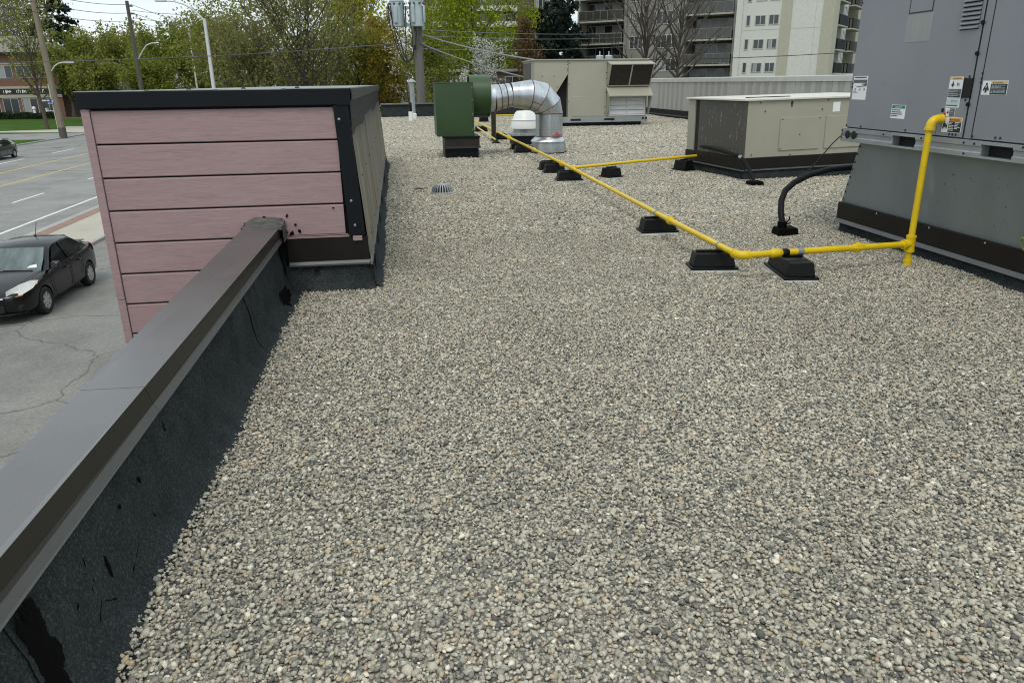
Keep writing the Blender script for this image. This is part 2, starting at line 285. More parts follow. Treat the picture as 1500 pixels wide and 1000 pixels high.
# ------------------------------------------------------------------ mesh building
class MB:
    def __init__(s): s.v = []; s.f = []
    def add(s, vs, fs):
        k = len(s.v); s.v += [tuple(p) for p in vs]; s.f += [tuple(i + k for i in f) for f in fs]; return s
    def hexa(s, p):  # 4 bottom (ccw from above), 4 top
        return s.add(p, [(3, 2, 1, 0), (4, 5, 6, 7), (0, 1, 5, 4), (1, 2, 6, 5), (2, 3, 7, 6), (3, 0, 4, 7)])
    def box(s, x0, x1, y0, y1, z0, z1):
        return s.hexa([(x0, y0, z0), (x1, y0, z0), (x1, y1, z0), (x0, y1, z0), (x0, y0, z1), (x1, y0, z1), (x1, y1, z1), (x0, y1, z1)])
    def prism(s, poly, axis, a, b):
        """poly: 2-D points in the plane of the two other axes; extruded from a to b"""
        def p3(q, t):
            return {'x': (t, q[0], q[1]), 'y': (q[0], t, q[1]), 'z': (q[0], q[1], t)}[axis]
        n = len(poly); vs = [p3(q, a) for q in poly] + [p3(q, b) for q in poly]
        fs = [tuple(range(n))[::-1], tuple(range(n, 2 * n))] + [(i, (i + 1) % n, n + (i + 1) % n, n + i) for i in range(n)]
        return s.add(vs, fs)
    def tube(s, pts, r, n=8, cap=True):
        P = [Vector(p) for p in pts]; m = len(P)
        R = r if isinstance(r, (list, tuple)) else [r] * m
        T = [(P[min(i + 1, m - 1)] - P[max(i - 1, 0)]).normalized() for i in range(m)]
        up = Vector((0, 0, 1)) if abs(T[0].z) < .9 else Vector((1, 0, 0))
        a = T[0].cross(up).normalized(); vs = []
        for i in range(m):
            a = (a - T[i] * a.dot(T[i])).normalized(); b = T[i].cross(a)
            vs += [tuple(P[i] + (a * math.cos(2 * PI * k / n) + b * math.sin(2 * PI * k / n)) * R[i]) for k in range(n)]
        fs = [(i * n + k, i * n + (k + 1) % n, (i + 1) * n + (k + 1) % n, (i + 1) * n + k) for i in range(m - 1) for k in range(n)]
        if cap: fs += [tuple(range(n))[::-1], tuple(range((m - 1) * n, m * n))]
        return s.add(vs, fs)
    def lathe(s, prof, c=(0, 0, 0), n=24, axis='z', cap=True):
        vs = []
        for r, h in prof:
            for k in range(n):
                a = 2 * PI * k / n; u, w_ = r * math.cos(a), r * math.sin(a)
                p = {'z': (u, w_, h), 'x': (h, u, w_), 'y': (w_, h, u)}[axis]
                vs.append((p[0] + c[0], p[1] + c[1], p[2] + c[2]))
        m = len(prof)
        fs = [(i * n + k, i * n + (k + 1) % n, (i + 1) * n + (k + 1) % n, (i + 1) * n + k) for i in range(m - 1) for k in range(n)]
        if cap: fs += [tuple(range(n))[::-1], tuple(range((m - 1) * n, m * n))]
        return s.add(vs, fs)
    def grid(s, rows):
        m, n = len(rows), len(rows[0])
        return s.add([p for r in rows for p in r], [(i * n + j, i * n + j + 1, (i + 1) * n + j + 1, (i + 1) * n + j) for i in range(m - 1) for j in range(n - 1)])
    def move(s, mtx):
        s.v = [tuple(mtx @ Vector(p)) for p in s.v]; return s
    def mesh(s, name, inv=None):
        me = bpy.data.meshes.new(name)
        vs = s.v if inv is None else [tuple(inv @ Vector(p)) for p in s.v]
        me.from_pydata(vs, [], s.f); me.polygons.foreach_set('use_smooth', [True] * len(me.polygons))
        me.update(); me.set_sharp_from_angle(angle=rad(32)); return me
def np_mesh(name, verts, faces):
    """verts (n,3), faces (m,k) arrays"""
    me = bpy.data.meshes.new(name); m, k = faces.shape
    me.vertices.add(len(verts)); me.vertices.foreach_set('co', np.asarray(verts, np.float32).ravel())
    me.loops.add(m * k); me.loops.foreach_set('vertex_index', faces.astype(np.int32).ravel())
    me.polygons.add(m); me.polygons.foreach_set('loop_start', np.arange(0, m * k, k, dtype=np.int32))
    me.update(calc_edges=True); return me
def link(name, me, mat, parent=None):
    o = bpy.data.objects.new(name, me); C.objects.link(o)
    if mat is not None and not me.materials: me.materials.append(MT[mat] if isinstance(mat, str) else mat)
    if parent is not None: o.parent = parent
    return o
def tag(o, label=None, cat=None, group=None, kind=None):
    if label: o['label'] = label
    if cat: o['category'] = cat
    if group: o['group'] = group
    if kind: o['kind'] = kind
    return o
def thing(name, label, cat, loc=(0, 0, 0), rz=0.0, group=None, rot=None):
    o = bpy.data.objects.new(name, None); C.objects.link(o); o.empty_display_size = .2
    o.location = loc; o.rotation_euler = rot if rot else (0, 0, rz)
    return tag(o, label, cat, group)
def wmat(o):
    m = o.matrix_basis.copy()
    while o.parent: o = o.parent; m = o.matrix_basis @ m
    return m
def part(name, mb, mat, parent, bevel=0.0, label=None, kind=None, local=False):
    """mesh given in world space (or the thing's own space when local)"""
    inv = None if local else wmat(parent).inverted()
    o = link(name, mb.mesh(name, inv), mat, parent)
    if bevel:
        b = o.modifiers.new('bevel', 'BEVEL'); b.width = bevel; b.segments = 2; b.limit_method = 'ANGLE'; b.angle_limit = rad(40); b.use_clamp_overlap = True
    return tag(o, label, kind=kind)
def solo(name, mb, mat, label, cat, bevel=0.0, group=None, kind=None, origin=(0, 0, 0)):
    me = mb.mesh(name, Matrix.Translation(-Vector(origin))); o = link(name, me, mat); o.location = origin
    if bevel:
        b = o.modifiers.new('bevel', 'BEVEL'); b.width = bevel; b.segments = 2; b.limit_method = 'ANGLE'; b.angle_limit = rad(40)
    return tag(o, label, cat, group, kind)
def struct(name, mb, mat):
    return tag(link(name, mb.mesh(name), mat), kind='structure')
def piece(name, me, mat, parent, loc=(0, 0, 0), rz=0.0):
    o = link(name, me, mat, parent); o.location = loc; o.rotation_euler = (0, 0, rz); return o
def copy_tree(o, parent=None):
    c = o.copy(); C.objects.link(c)
    if parent is not None: c.parent = parent
    for ch in [q for q in bpy.data.objects if q.parent == o]: copy_tree(ch, c)
    return c
def text_mb(txt, size):
    """flat lettering as a mesh in the XY plane, left aligned on the baseline"""
    cu = bpy.data.curves.new('lettering', 'FONT'); cu.body = txt; cu.size = size; cu.resolution_u = 2; cu.fill_mode = 'FRONT'
    o = bpy.data.objects.new('lettering', cu); C.objects.link(o)
    dg = bpy.context.evaluated_depsgraph_get(); me = bpy.data.meshes.new_from_object(o.evaluated_get(dg))
    mb = MB(); mb.v = [tuple(v.co) for v in me.vertices]; mb.f = [tuple(p.vertices) for p in me.polygons]
    bpy.data.objects.remove(o); bpy.data.curves.remove(cu); bpy.data.meshes.remove(me); return mb
def sm(t): return t * t * (3 - 2 * t)
_rs = np.random.RandomState(3); _tab = _rs.rand(256)
def n1(x):
    i = math.floor(x); f = x - i; return _tab[i % 256] * (1 - sm(f)) + _tab[(i + 1) % 256] * sm(f)
def fb(x): return (n1(x) + .5 * n1(x * 2.1 + 7) + .25 * n1(x * 4.3 + 3)) / 1.75 - .5

# ------------------------------------------------------------------ ground, street and pavements (z = -3.4)
G = -3.4
struct('ground', MB().box(-600, 600, -200, 900, G - .5, G), 'soil')
struct('parking_lot', MB().box(-10.5, -1.0, -30, 75, G - .3, G + .008), 'asphalt')
struct('road', MB().box(-34.7, -13.3, -60, 420, G - .3, G + .012), 'road')
struct('pavement', MB().box(-13.0, -10.5, 25.4, 90, G - .3, G + .10), 'concrete')
struct('driveway_apron', MB().prism([(-13.3, 8), (-10.5, 4), (-10.5, 25.4), (-13.3, 25.4)], 'z', G - .3, G + .02), 'asphalt')
struct('brick_strip', MB().box(-13.0, -12.55, 27.0, 90, G, G + .108), 'brickpave')
struct('near_kerb', MB().box(-13.3, -13.0, 22.0, 420, G - .3, G + .115), 'kerb')
struct('pavement_kerb', MB().box(-10.5, -10.36, 25.4, 90, G - .3, G + .10), 'kerb')
struct('far_kerb', MB().box(-35.0, -34.7, -60, 86, G - .3, G + .12).box(-35.0, -34.7, 101, 420, G - .3, G + .12), 'kerb')
struct('lawn', MB().box(-75, -35.0, 60, 142, G - .3, G + .03), 'grass')
p = MB()
p.prism([(-70, 99.5), (-48, 100.5), (-41.5, 98.5), (-35.0, 97.0), (-35.0, 101.5), (-39, 108), (-42, 112.5), (-44.6, 113), (-42.5, 105), (-49, 103.2), (-70, 102.3)], 'z', G, G + .045)
struct('footpath', p, 'concrete')
struct('side_street', MB().box(-140, -35.0, 85, 96.5, G - .3, G + .034), 'road')
mk = MB(); mk.box(-14.66, -14.52, -60, 420, G, G + .018)
for k in range(-4, 40):
    mk.box(-17.93, -17.80, 37.6 + k * 9.1 - 0, 40.9 + k * 9.1, G, G + .018)
    mk.box(-27.95, -27.80, 57.6 + k * 9.1, 61.9 + k * 9.1, G, G + .018)
struct('white_road_marking', mk, 'linewhite')
struct('yellow_road_marking', MB().box(-21.57, -21.42, -60, 420, G, G + .018).box(-24.87, -24.72, -60, 420, G, G + .018), 'lineyellow')

# ------------------------------------------------------------------ the roof we stand on
b = MB().box(-1.20, 12.7, -6, 40.6, G - .2, -.06)
struct('roof_deck', b, 'greywall')
def xedge(y): return -.930 + .135 * fb(y * 1.9 + 11) + .06 * fb(y * 6 + 2)
def gz(x, y):
    return .026 * fb(x * .9 + y * .35 + 5) + .026 * fb(y * 1.1 - x * .3 + 9) + .012 * fb(y * 2.7 + x * 1.9)
rows = []
ys = [-5 + .22 * i for i in range(52)] + [6.6 + .5 * i for i in range(67)]
for y in ys:
    x0 = -1.02 if y < 6.2 else (-.34 if y < 16.6 else -1.2)
    xs = [x0] + [x0 + .3 + (12.38 - x0 - .3) * (k / 26) for k in range(27)]
    rows.append([(x, min(y, 40.1), gz(x, y) - .013) for x in xs])
tag(link('roof_gravel_bed', MB().grid([r[::1] for r in rows]).mesh('roof_gravel_bed'), 'bed'), kind='structure')

def pebble_mesh(i):
    rs = np.random.RandomState(40 + i)
    bm = bmesh.new(); bmesh.ops.create_icosphere(bm, subdivisions=1 if i < 4 else 1, radius=1)
    k = rs.rand(3) * 6
    for v in bm.verts:
        d = v.co.normalized(); q = 1 + .16 * math.sin(2.1 * d.x + k[0] + 1.7 * d.y) + .13 * math.sin(2.7 * d.y + k[1] - 2 * d.z) + rs.uniform(-.06, .06)
        v.co = Vector((d.x * q * (1.0 + .35 * rs.rand() * 0 + .25 * (i % 3)), d.y * q, d.z * q * .62))
    me = bpy.data.meshes.new('pebble'); bm.to_mesh(me); bm.free()
    me.polygons.foreach_set('use_smooth', [True] * len(me.polygons)); me.materials.append(MT['pebble'])
    return bpy.data.objects.new('pebble_source', me)
def gravel():
    rs = np.random.RandomState(5)
    zones = [(-1.0, 6.0, .55, 8.2, .0130, .86), (-.40, 12.4, 8.2, 16.8, .020, 1.35), (6.0, 12.4, 3.0, 8.2, .026, 1.6), (-1.2, 12.4, 16.8, 40.0, .036, 2.3)]
    P, SC = [], []
    for x0, x1, y0, y1, sp, k in zones:
        gx, gy = np.meshgrid(np.arange(x0, x1, sp), np.arange(y0, y1, sp)); n = gx.size
        x = gx.ravel() + (rs.rand(n) - .5) * sp * 1.5; y = gy.ravel() + (rs.rand(n) - .5) * sp * 1.5
        lo = np.array([xedge(t) if t < 6.22 else (-.275 + .02 * fb(t * 3) if t < 16.72 else -1.3) for t in np.linspace(y0, y1, 400)])
        keep = x > np.interp(y, np.linspace(y0, y1, 400), lo) + (rs.rand(n) - .6) * .02
        keep &= ~((x < -.27) & (y > 6.2) & (y < 16.72))
        keep &= ~((x > 4.9) & (y < 7.6) & (y > 3.0)) & ~((x > 5.95) & (x < 8.8) & (y > 12.6) & (y < 13.9))
        keep &= ~((x > 1.1) & (x < 1.8) & (y > 17.5) & (y < 18.2))
        x, y = x[keep], y[keep]; n = len(x)
        s = (.0060 + .0085 * rs.rand(n) ** 2.1) * k
        big = rs.rand(n) < .03; s[big] *= 1.45
        z = np.array([gz(a, b_) for a, b_ in zip(x, y)]) if n < 400000 else np.zeros(n)
        z = z + (rs.rand(n) - .5) * .012 - .004
        P.append(np.stack([x, y, z], 1)); SC.append(s)
    P = np.concatenate(P); s = np.concatenate(SC); n = len(P)
    me = bpy.data.meshes.new('roof_gravel'); me.vertices.add(n); me.vertices.foreach_set('co', P.astype(np.float32).ravel())
    a = me.attributes.new('rot', 'FLOAT_VECTOR', 'POINT')
    rot = np.stack([rs.normal(0, .33, n), rs.normal(0, .33, n), rs.rand(n) * 6.283], 1); a.data.foreach_set('vector', rot.astype(np.float32).ravel())
    a = me.attributes.new('scl', 'FLOAT_VECTOR', 'POINT')
    sc = np.stack([s, s * (.75 + .35 * rs.rand(n)), s * (.8 + .45 * rs.rand(n))], 1); a.data.foreach_set('vector', sc.astype(np.float32).ravel())
    me.update()
    o = bpy.data.objects.new('roof_gravel', me); C.objects.link(o); tag(o, 'layer of loose grey and buff pea gravel covering the flat roof', 'gravel', kind='stuff')
    ng = bpy.data.node_groups.new('scatter', 'GeometryNodeTree')
    ng.interface.new_socket('Geometry', in_out='INPUT', socket_type='NodeSocketGeometry'); ng.interface.new_socket('Geometry', in_out='OUTPUT', socket_type='NodeSocketGeometry')
    gi = ng.nodes.new('NodeGroupInput'); go = ng.nodes.new('NodeGroupOutput')
    iop = ng.nodes.new('GeometryNodeInstanceOnPoints'); m2p = ng.nodes.new('GeometryNodeMeshToPoints')
    gti = ng.nodes.new('GeometryNodeGeometryToInstance')
    for i in range(7):
        oi = ng.nodes.new('GeometryNodeObjectInfo'); oi.inputs['Object'].default_value = pebble_mesh(i); ng.links.new(oi.outputs['Geometry'], gti.inputs[0])
    def attr(nm):
        q = ng.nodes.new('GeometryNodeInputNamedAttribute'); q.data_type = 'FLOAT_VECTOR'; q.inputs['Name'].default_value = nm; return q.outputs['Attribute']
    e2r = ng.nodes.new('FunctionNodeEulerToRotation')
    ng.links.new(gi.outputs[0], m2p.inputs[0]); ng.links.new(m2p.outputs[0], iop.inputs['Points'])
    ng.links.new(gti.outputs[0], iop.inputs['Instance']); iop.inputs['Pick Instance'].default_value = True
    ng.links.new(attr('rot'), e2r.inputs[0]); ng.links.new(e2r.outputs[0], iop.inputs['Rotation']); ng.links.new(attr('scl'), iop.inputs['Scale'])
    ng.links.new(iop.outputs[0], go.inputs[0])
    md = o.modifiers.new('scatter', 'NODES'); md.node_group = ng
    print('pebbles', n)
gravel()

# ------------------------------------------------------------------ left parapet wall
pw = thing('parapet_wall', 'low parapet along the left roof edge with bronze metal coping over black bitumen upstand', 'parapet wall', (-1.1, 2.6, 0))
part('wall_core', MB().box(-1.215, -1.06, -4, 6.20, G, .42), 'greywall', pw)
MZ = [-.012, .004, .035, .09, .17, .26, .36, .452]; MX = [-.86, -.905, -.945, -.972, -.984, -.990, -.998, -1.005]
def ct(y): return (y - 1.7) / 4.5
def memx(y, z):
    return np.interp(z, MZ, MX) - max(0, z - .12) / .33 * .032 * (1 - ct(y)) + .010 * fb(y * 3 + z * 5 + 3) + .006 * fb(y * 9 - z * 11)
def membrane_sheet(y0, y1, off, name='membrane_sheet'):
    n = max(4, int((y1 - y0) / .07))
    rows = [[(memx(y, min(z, .412 + .03 * ct(y))) + off - (.014 if z > .3 else 0), y, min(z, .412 + .03 * ct(y))) for z in MZ[::-1]] for y in [y0 + (y1 - y0) * i / n for i in range(n + 1)]]
    part(name, MB().grid([r[::-1] for r in rows]), 'membrane', pw)
membrane_sheet(-4.0, 1.735, .000); membrane_sheet(1.66, 3.19, .006); membrane_sheet(3.12, 4.72, .001); membrane_sheet(4.66, 6.22, .007)
def smear(pts, w, name='tar_smear', parent=None, th=.004):
    """thick dab of tar: pts on a surface (already offset), ragged width"""
    b = MB(); b.tube(pts, [w * (.5 + n1(i * 1.7 + w * 900)) for i in range(len(pts))], 6); part(name, b, 'tar', parent or pw)
def blot(y0, y1, z0, z1, seed, parent, name='tar_smear'):
    """ragged tar patch brushed over the upstand"""
    rs = random.Random(seed); b = MB(); n = 64
    cy, cz = (y0 + y1) / 2, (z0 + z1) / 2
    pts = []
    for k in range(n):
        a = 2 * PI * k / n; q = .80 + .55 * fb(k * .31 + seed * 17) + .38 * fb(k * 1.1 + seed * 5) + .10 * (rs.random() - .5)
        pts.append((cy + (y1 - y0) / 2 * q * math.cos(a), cz + (z1 - z0) / 2 * q * math.sin(a)))
    X = lambda y, z: memx(y, z) + .0065
    vs = [(X(cy, cz) + .004, cy, cz)] + [(X(y, z), y, z) for y, z in pts] + [(X(cy + (y - cy) * .6, cz + (z - cz) * .6) + .003, cy + (y - cy) * .6, cz + (z - cz) * .6) for y, z in pts]
    fs = [(0, 1 + n + k, 1 + n + (k + 1) % n) for k in range(n)] + [(1 + n + k, 1 + k, 1 + (k + 1) % n, 1 + n + (k + 1) % n) for k in range(n)]
    b.add(vs, fs); part(name, b, 'tar', parent)
blot(1.655, 1.80, .03, .42, 1, pw); blot(1.58, 1.76, -.01, .20, 2, pw); blot(1.70, 1.79, .22, .40, 12, pw)
blot(2.13, 2.16, .14, .24, 3, pw); blot(2.33, 2.352, .28, .30, 6, pw)
blot(5.5, 6.1, .0, .13, 7, pw); blot(6.04, 6.2, .10, .44, 8, pw); blot(2.52, 2.545, .27, .30, 10, pw)
for k, (y, z, a, l) in enumerate(((2.02, .17, 1.4, .13), (2.06, .20, 2.2, .08), (1.98, .10, .6, .10), (2.12, .09, 2.6, .09), (2.25, .08, .4, .12), (1.92, .20, 1.1, .07), (2.9, .30, 1.7, .05), (2.55, .12, 2.0, .05))):
    b = MB(); pts = []
    for i in range(6):
        t = i / 5; yy, z_ = y + l * t * math.cos(a) + .012 * fb(k * 7 + i), z + l * t * math.sin(a); pts.append((memx(yy, z_) + .004, yy, z_))
    b.tube(pts, [.001, .003 + .003 * n1(k), .0016, .0026, .0015, .001], 5); part('tar_smear', b, 'tar', pw)
# coping: two lengths with a lapped joint
def loft(near, far, y0, y1):
    """closed section given at y = 1.7 and y = 6.2, swept straight from y0 to y1"""
    def sec(y):
        t = ct(y); return [(a_[0] + (c_[0] - a_[0]) * t, y, a_[1] + (c_[1] - a_[1]) * t) for a_, c_ in zip(near, far)]
    n = len(near)
    return MB().add(sec(y0) + sec(y1), [tuple(range(n))[::-1], tuple(range(n, 2 * n))] + [(i, (i + 1) % n, n + (i + 1) % n, n + i) for i in range(n)])
def coping(y0, y1, e):
    part('coping_length', loft([(-1.275 - e, .40), (-1.275 - e, .507 + e), (-1.053 + e, .509 + e), (-1.053 + e, .50), (-1.26, .45)],
                               [(-1.237 - e, .46), (-1.237 - e, .570 + e), (-.977 + e, .547 + e), (-.977 + e, .538), (-1.22, .51)], y0, y1), 'coping', pw)
    part('coping_face', loft([(-1.0525 + e, .508 + e), (-1.027 + e, .436), (-1.035 + e, .436), (-1.06, .50)], [(-.9765 + e, .546 + e), (-.980 + e, .467), (-.988 + e, .467), (-.985, .54)], y0, y1), 'coping_side', pw)
    part('drip_flange', loft([(-1.0265 + e, .4355), (-1.004 + e, .404), (-1.008 + e, .400), (-1.036 + e, .4355)], [(-.9795 + e, .4665), (-.966 + e, .434), (-.970 + e, .430), (-.989 + e, .4665)], y0, y1), 'drip_coping', pw)
coping(-4, 2.86, .0); coping(2.845, 6.215, .0009)
b = MB()
rows = []
for i in range(9):
    y = 6.05 + .19 * i / 8; r = []
    for k in range(9):
        x = -1.262 + .305 * k / 8; e_ = min(k, 8 - k) / 2
        r.append((x, y, .557 + .03 * min(1, e_) * sm(min(1, i / 3)) + .02 * fb(x * 19 + y * 23) + (.02 if i > 5 else 0)))
    rows.append(r)
b.grid(rows); rows2 = [[(r[0][0] - .006, r[0][1], r[0][2]), (r[0][0] - .008, r[0][1], .42)] for r in rows]
b.grid(rows2); b.grid([[(r[-1][0] + .008, r[-1][1], .43), (r[-1][0] + .004, r[-1][1], r[-1][2])] for r in rows])
b.grid([[(p_[0], 6.047, .535), p_] for p_ in rows[0]])
part('sealant_cap', b, 'sealant', pw)

# ------------------------------------------------------------------ pink sided bulkhead
bh = thing('sign_bulkhead', 'tall pink woodgrain sided box at the roof edge with black metal trim', 'bulkhead', (-1.35, 6.25, 0))
part('core', MB().box(-2.33, -.36, 6.29, 16.6, G, 1.56), 'fascia', bh)
bm_ = bpy.data.meshes.new('board')
def board_mesh(x0, x1, hgt):
    b = MB(); b.prism([(-.016, .006), (-.016, hgt - .012), (-.011, hgt - .006), (.012, hgt - .006), (.012, 0), (-.010, 0)], 'x', x0, x1); return b.mesh('board')
long_b = board_mesh(-2.283 + 1.35, -.478 + 1.35, .247); short_b = board_mesh(-2.283 + 1.35, -1.02 + 1.35, .247)
for k in range(4): piece('board', long_b, 'board', bh, (0, .012, 1.459 - .2535 * (k + 1) + .004))
for k in range(4, 19): piece('board', short_b, 'board', bh, (0, .012, 1.459 - .2535 * (k + 1) + .004))
part('starter_strip', MB().box(-.965, -.45, 6.235, 6.262, .425, .438).box(-.955, -.46, 6.238, 6.262, .443, .4475), 'board', bh, label='narrow pink starter strip below the fourth board')
part('corner_trim', MB().box(-2.347, -2.287, 6.232, 6.29, -.02, 1.462), 'board', bh, .003)
part('corner_trim', MB().box(-2.347, -2.287, 6.233, 6.29, G, -.024), 'board', bh, .003)
part('side_wall', MB().box(-2.345, -2.33, 6.29, 16.6, G, 1.462), 'board', bh)
part('fascia', MB().box(-2.36, -.352, 6.215, 6.262, 1.468, 1.585), 'fascia', bh, .004)
part('fascia_lap', MB().prism([(-.46, 1.466), (-.352, 1.466), (-.352, 1.583), (-.385, 1.585)], 'y', 6.211, 6.2149), 'fascia', bh)
part('corner_post', MB().prism([(-.492, 1.466), (-.492 + .012, 1.20), (-.445, .432), (-.318, .432), (-.380, 1.466)], 'y', 6.222, 6.262), 'fascia', bh, .003)
part('pink_offcut', MB().box(-.42, -.345, 6.216, 6.236, .392, .4315), 'board', bh, .002, label='small pink offcut below the black corner trim')
part('base_flashing', MB().box(-.96, -.300, 6.238, 6.29,   .215, .4245), 'brownband', bh, .002)
part('drip_edge', MB().prism([(6.21, .205), (6.232, .226), (6.29, .226), (6.29, .190), (6.215, .190)], 'x', -.955, -.285), 'drip', bh)
rows = [[(x, yy + .01 * fb(x * 9 + z * 8), z) for yy, z in ((6.245, .20), (6.24, .13), (6.225, .06), (6.20, .02), (6.15, -.012))] for x in [(-.985 + .06 * i) for i in range(13)]]
part('membrane_upstand', MB().grid([r[::-1] for r in rows]), 'membrane', bh)
rows = []
for i in range(60):
    y = 6.19 + (16.75 - 6.19) * i / 59
    rows.append([(xx + .012 * fb(y * 2.3 + z * 9), y, z) for xx, z in ((-.287, .205), (-.282, .14), (-.272, .07), (-.255, .02), (-.19, -.014))])
part('membrane_upstand', MB().grid([r[::-1] for r in rows]), 'membrane', bh)
for y, zz in ((6.62, .13), (7.7, .12), (8.9, .10), (10.4, .11), (12.6, .12)):  # loose overlapping membrane tabs
    part('membrane_tab', MB().prism([(y, .19), (y + .35, .20), (y + .40, zz), (y + .30, .02), (y + .02, .03)], 'x', -.28, -.262), 'membrane', bh)
for k in range(4):   # sheet metal on the roof side, leaning outwards to the foot
    y0 = 6.262 + k * 2.6; y1 = y0 + 2.62; e_ = .003 * (k % 2)
    b = MB(); m_ = 14; rows = []
    for i in range(m_ + 1):
        y = y0 + (y1 - y0) * i / m_
        rows.append([(-.384 + .094 * t + e_ + .007 * fb(y * 4 + t * 6) * math.sin(PI * t), y, 1.592 - (1.592 - .205) * t) for t in [j / 10 for j in range(11)]])
    b.grid(rows)
    part('side_panel', b, 'weathered', bh)
part('side_drip', MB().prism([(-.292, .23), (-.272, .19), (-.279, .187), (-.300, .22)], 'y', 6.21, 16.7), 'drip', bh)
part('corner_fold', MB().prism([(6.205, .19), (6.24, .23), (6.30, .26), (6.30, .19)], 'x', -.287, -.279), 'drip', bh)
part('edge_fold', MB().prism([(-.395, 1.592), (-.338, 1.588), (-.334, 1.50), (-.342, 1.50), (-.346, 1.583), (-.395, 1.586)], 'y', 6.225, 16.68), 'weathered', bh)
for k in range(4):
    part('top_flashing', MB().prism([(-2.365 + k * .5, 1.5865 + .002 * (k % 2)), (-2.365 + k * .5 + (.53 if k < 3 else .51), 1.5865 + .002 * (k % 2)), (-2.365 + k * .5 + (.53 if k < 3 else .51), 1.5925 + .002 * (k % 2)), (-2.365 + k * .5, 1.5925 + .002 * (k % 2))], 'y', 6.213, 6.60), 'topflash', bh)
part('roof_sheet', MB().box(-2.36, -.40, 6.60, 16.68, 1.563, 1.590), 'topflash', bh)
sc = MB().lathe([(.008, 0), (.008, .002), (.005, .005)], n=8, axis='z').mesh('screw')
def screw(parent, x, y, z, ax, mat='screw', s=1.0, me=None):
    o = link('screw', me or sc, mat, parent); loc = Vector((x, y, z)) - parent.location
    o.location = loc; o.scale = (s, s, s)
    o.rotation_euler = {'-y': (PI / 2, 0, 0), '-x': (0, -PI / 2, 0), '+x': (0, PI / 2, 0), 'z': (0, 0, 0)}[ax]; return o
sc_d = sc.copy()
for x, z in ((-.452, 1.36), (-.41, .72), (-.395, .52)): screw(bh, x, 6.2215, z, '-y', s=1.4)
for i in range(10):
    y = 6.55 + i * .95
    for t in (.18, .52, .9): screw(bh, -.384 + .094 * t + .006, y + .3 * t, 1.592 - 1.387 * t, '+x', 'darkscrew', me=sc_d)
for x in (-1.95, -1.55, -1.15, -.75): screw(bh, x, 6.24, 1.595, 'z', 'darkscrew', 2.2, me=sc_d)
for (x, z, a, l) in ((-1.02, .575, .3, .05), (-.94, .60, 1.2, .03), (-.955, .455, 1.5, .045), (-.93, .45, .9, .05), (-.905, .452, 1.4, .03), (-.84, .47, 2.0, .035), (-.87, .53, 2.1, .02), (-1.1, .60, 2.6, .03), (-.56, .66, 1.6, .01), (-1.17, .53, 1.3, .05)):
    b = MB().tube([(x, 6.243, z), (x + l * .5 * math.cos(a), 6.242, z + l * .5 * math.sin(a)), (x + l * math.cos(a), 6.243, z + l * math.sin(a))], [.004, .009 + .006 * n1(x * 90), .003], 6); part('tar_smear', b, 'tar', bh)

# ------------------------------------------------------------------ back and right parapets
bp = thing('back_parapet', 'low black parapet across the back edge of the roof behind the green fan', 'parapet wall', (6, 40.2, 0))
part('upstand', MB().prism([(40.0, -.1), (40.06, .20), (40.12, .60), (40.45, .60), (40.45, G), (40.0, G)], 'x', -.75, 12.2), 'membrane', bp)
for k in range(5): part('coping_length', MB().box(-.8 + k * 2.62, 1.815 + k * 2.62, 40.03, 40.5, .595 + .001 * (k % 2), .655 + .002 * (k % 2)), 'coping', bp, .004)
cw = thing('clad_parapet', 'long pale grey metal clad screen wall along the far right roof edge', 'screen wall', (12.45, 25, 0))
part('wall_core', MB().box(12.44, 12.75, 4, 40.5, G, 1.55), 'greywall', cw)
pm = MB().prism([(0, 0), (0, .288), (-.012, .284), (-.014, .15), (-.012, .004)], 'z', .33, 1.56).mesh('panel')
pm2 = pm.copy(); pm2.materials.append(MT['clad_b'])
for k in range(118):
    o = piece('panel', pm if (k * 7 + k // 3) % 5 < 3 else pm2, 'clad_a', cw, (12.437 - 12.45 - .003 * (k * 13 % 4 == 0), 5 + .3 * k - 25, 0))
for k in range(8): part('cap_length', MB().prism([(12.385, 1.525), (12.405, 1.675 + .002 * (k % 2)), (12.80, 1.70 + .002 * (k % 2)), (12.80, 1.52), (12.41, 1.525)], 'y', 4 + 4.56 * k, 8.555 + 4.56 * k), 'clad_cap', cw, .004)
part('base_flashing', MB().box(12.36, 12.44, 4, 40.4, -.1, .335), 'fascia', cw)
part('drip_edge', MB().box(12.33, 12.365, 4, 40.4, .09, .12), 'drip', cw)

# ------------------------------------------------------------------ big grey rooftop unit on the right
X = 4.66
ru = thing('rooftop_unit', 'tall grey rooftop air handling unit with warning stickers at the right', 'rooftop unit', (5.8, 5.3, 0))
YF, YN, XB = 7.47, 2.95, 6.95
part('cabinet', MB().box(X + .004, XB, YN, YF, 1.127, 2.95), 'rtu', ru, .004)
def panel(y0, y1, z0, z1, proud=.012, name='access_panel', mat='rtu', label=None):
    return part(name, MB().box(X - proud, X + .002, y0, y1, z0, z1), mat, ru, .003, label)
panel(5.765, 7.462, 1.135, 2.94); panel(5.668, 5.752, 1.132, 2.94, .009, 'mullion'); panel(4.15, 5.656, 1.135, 2.94); panel(2.96, 4.14, 1.135, 2.94)
part('cabinet_lid', MB().box(X - .03, XB + .03, YN - .03, YF + .03, 2.95, 3.01), 'rtu', ru, .004)
P0 = X - .012
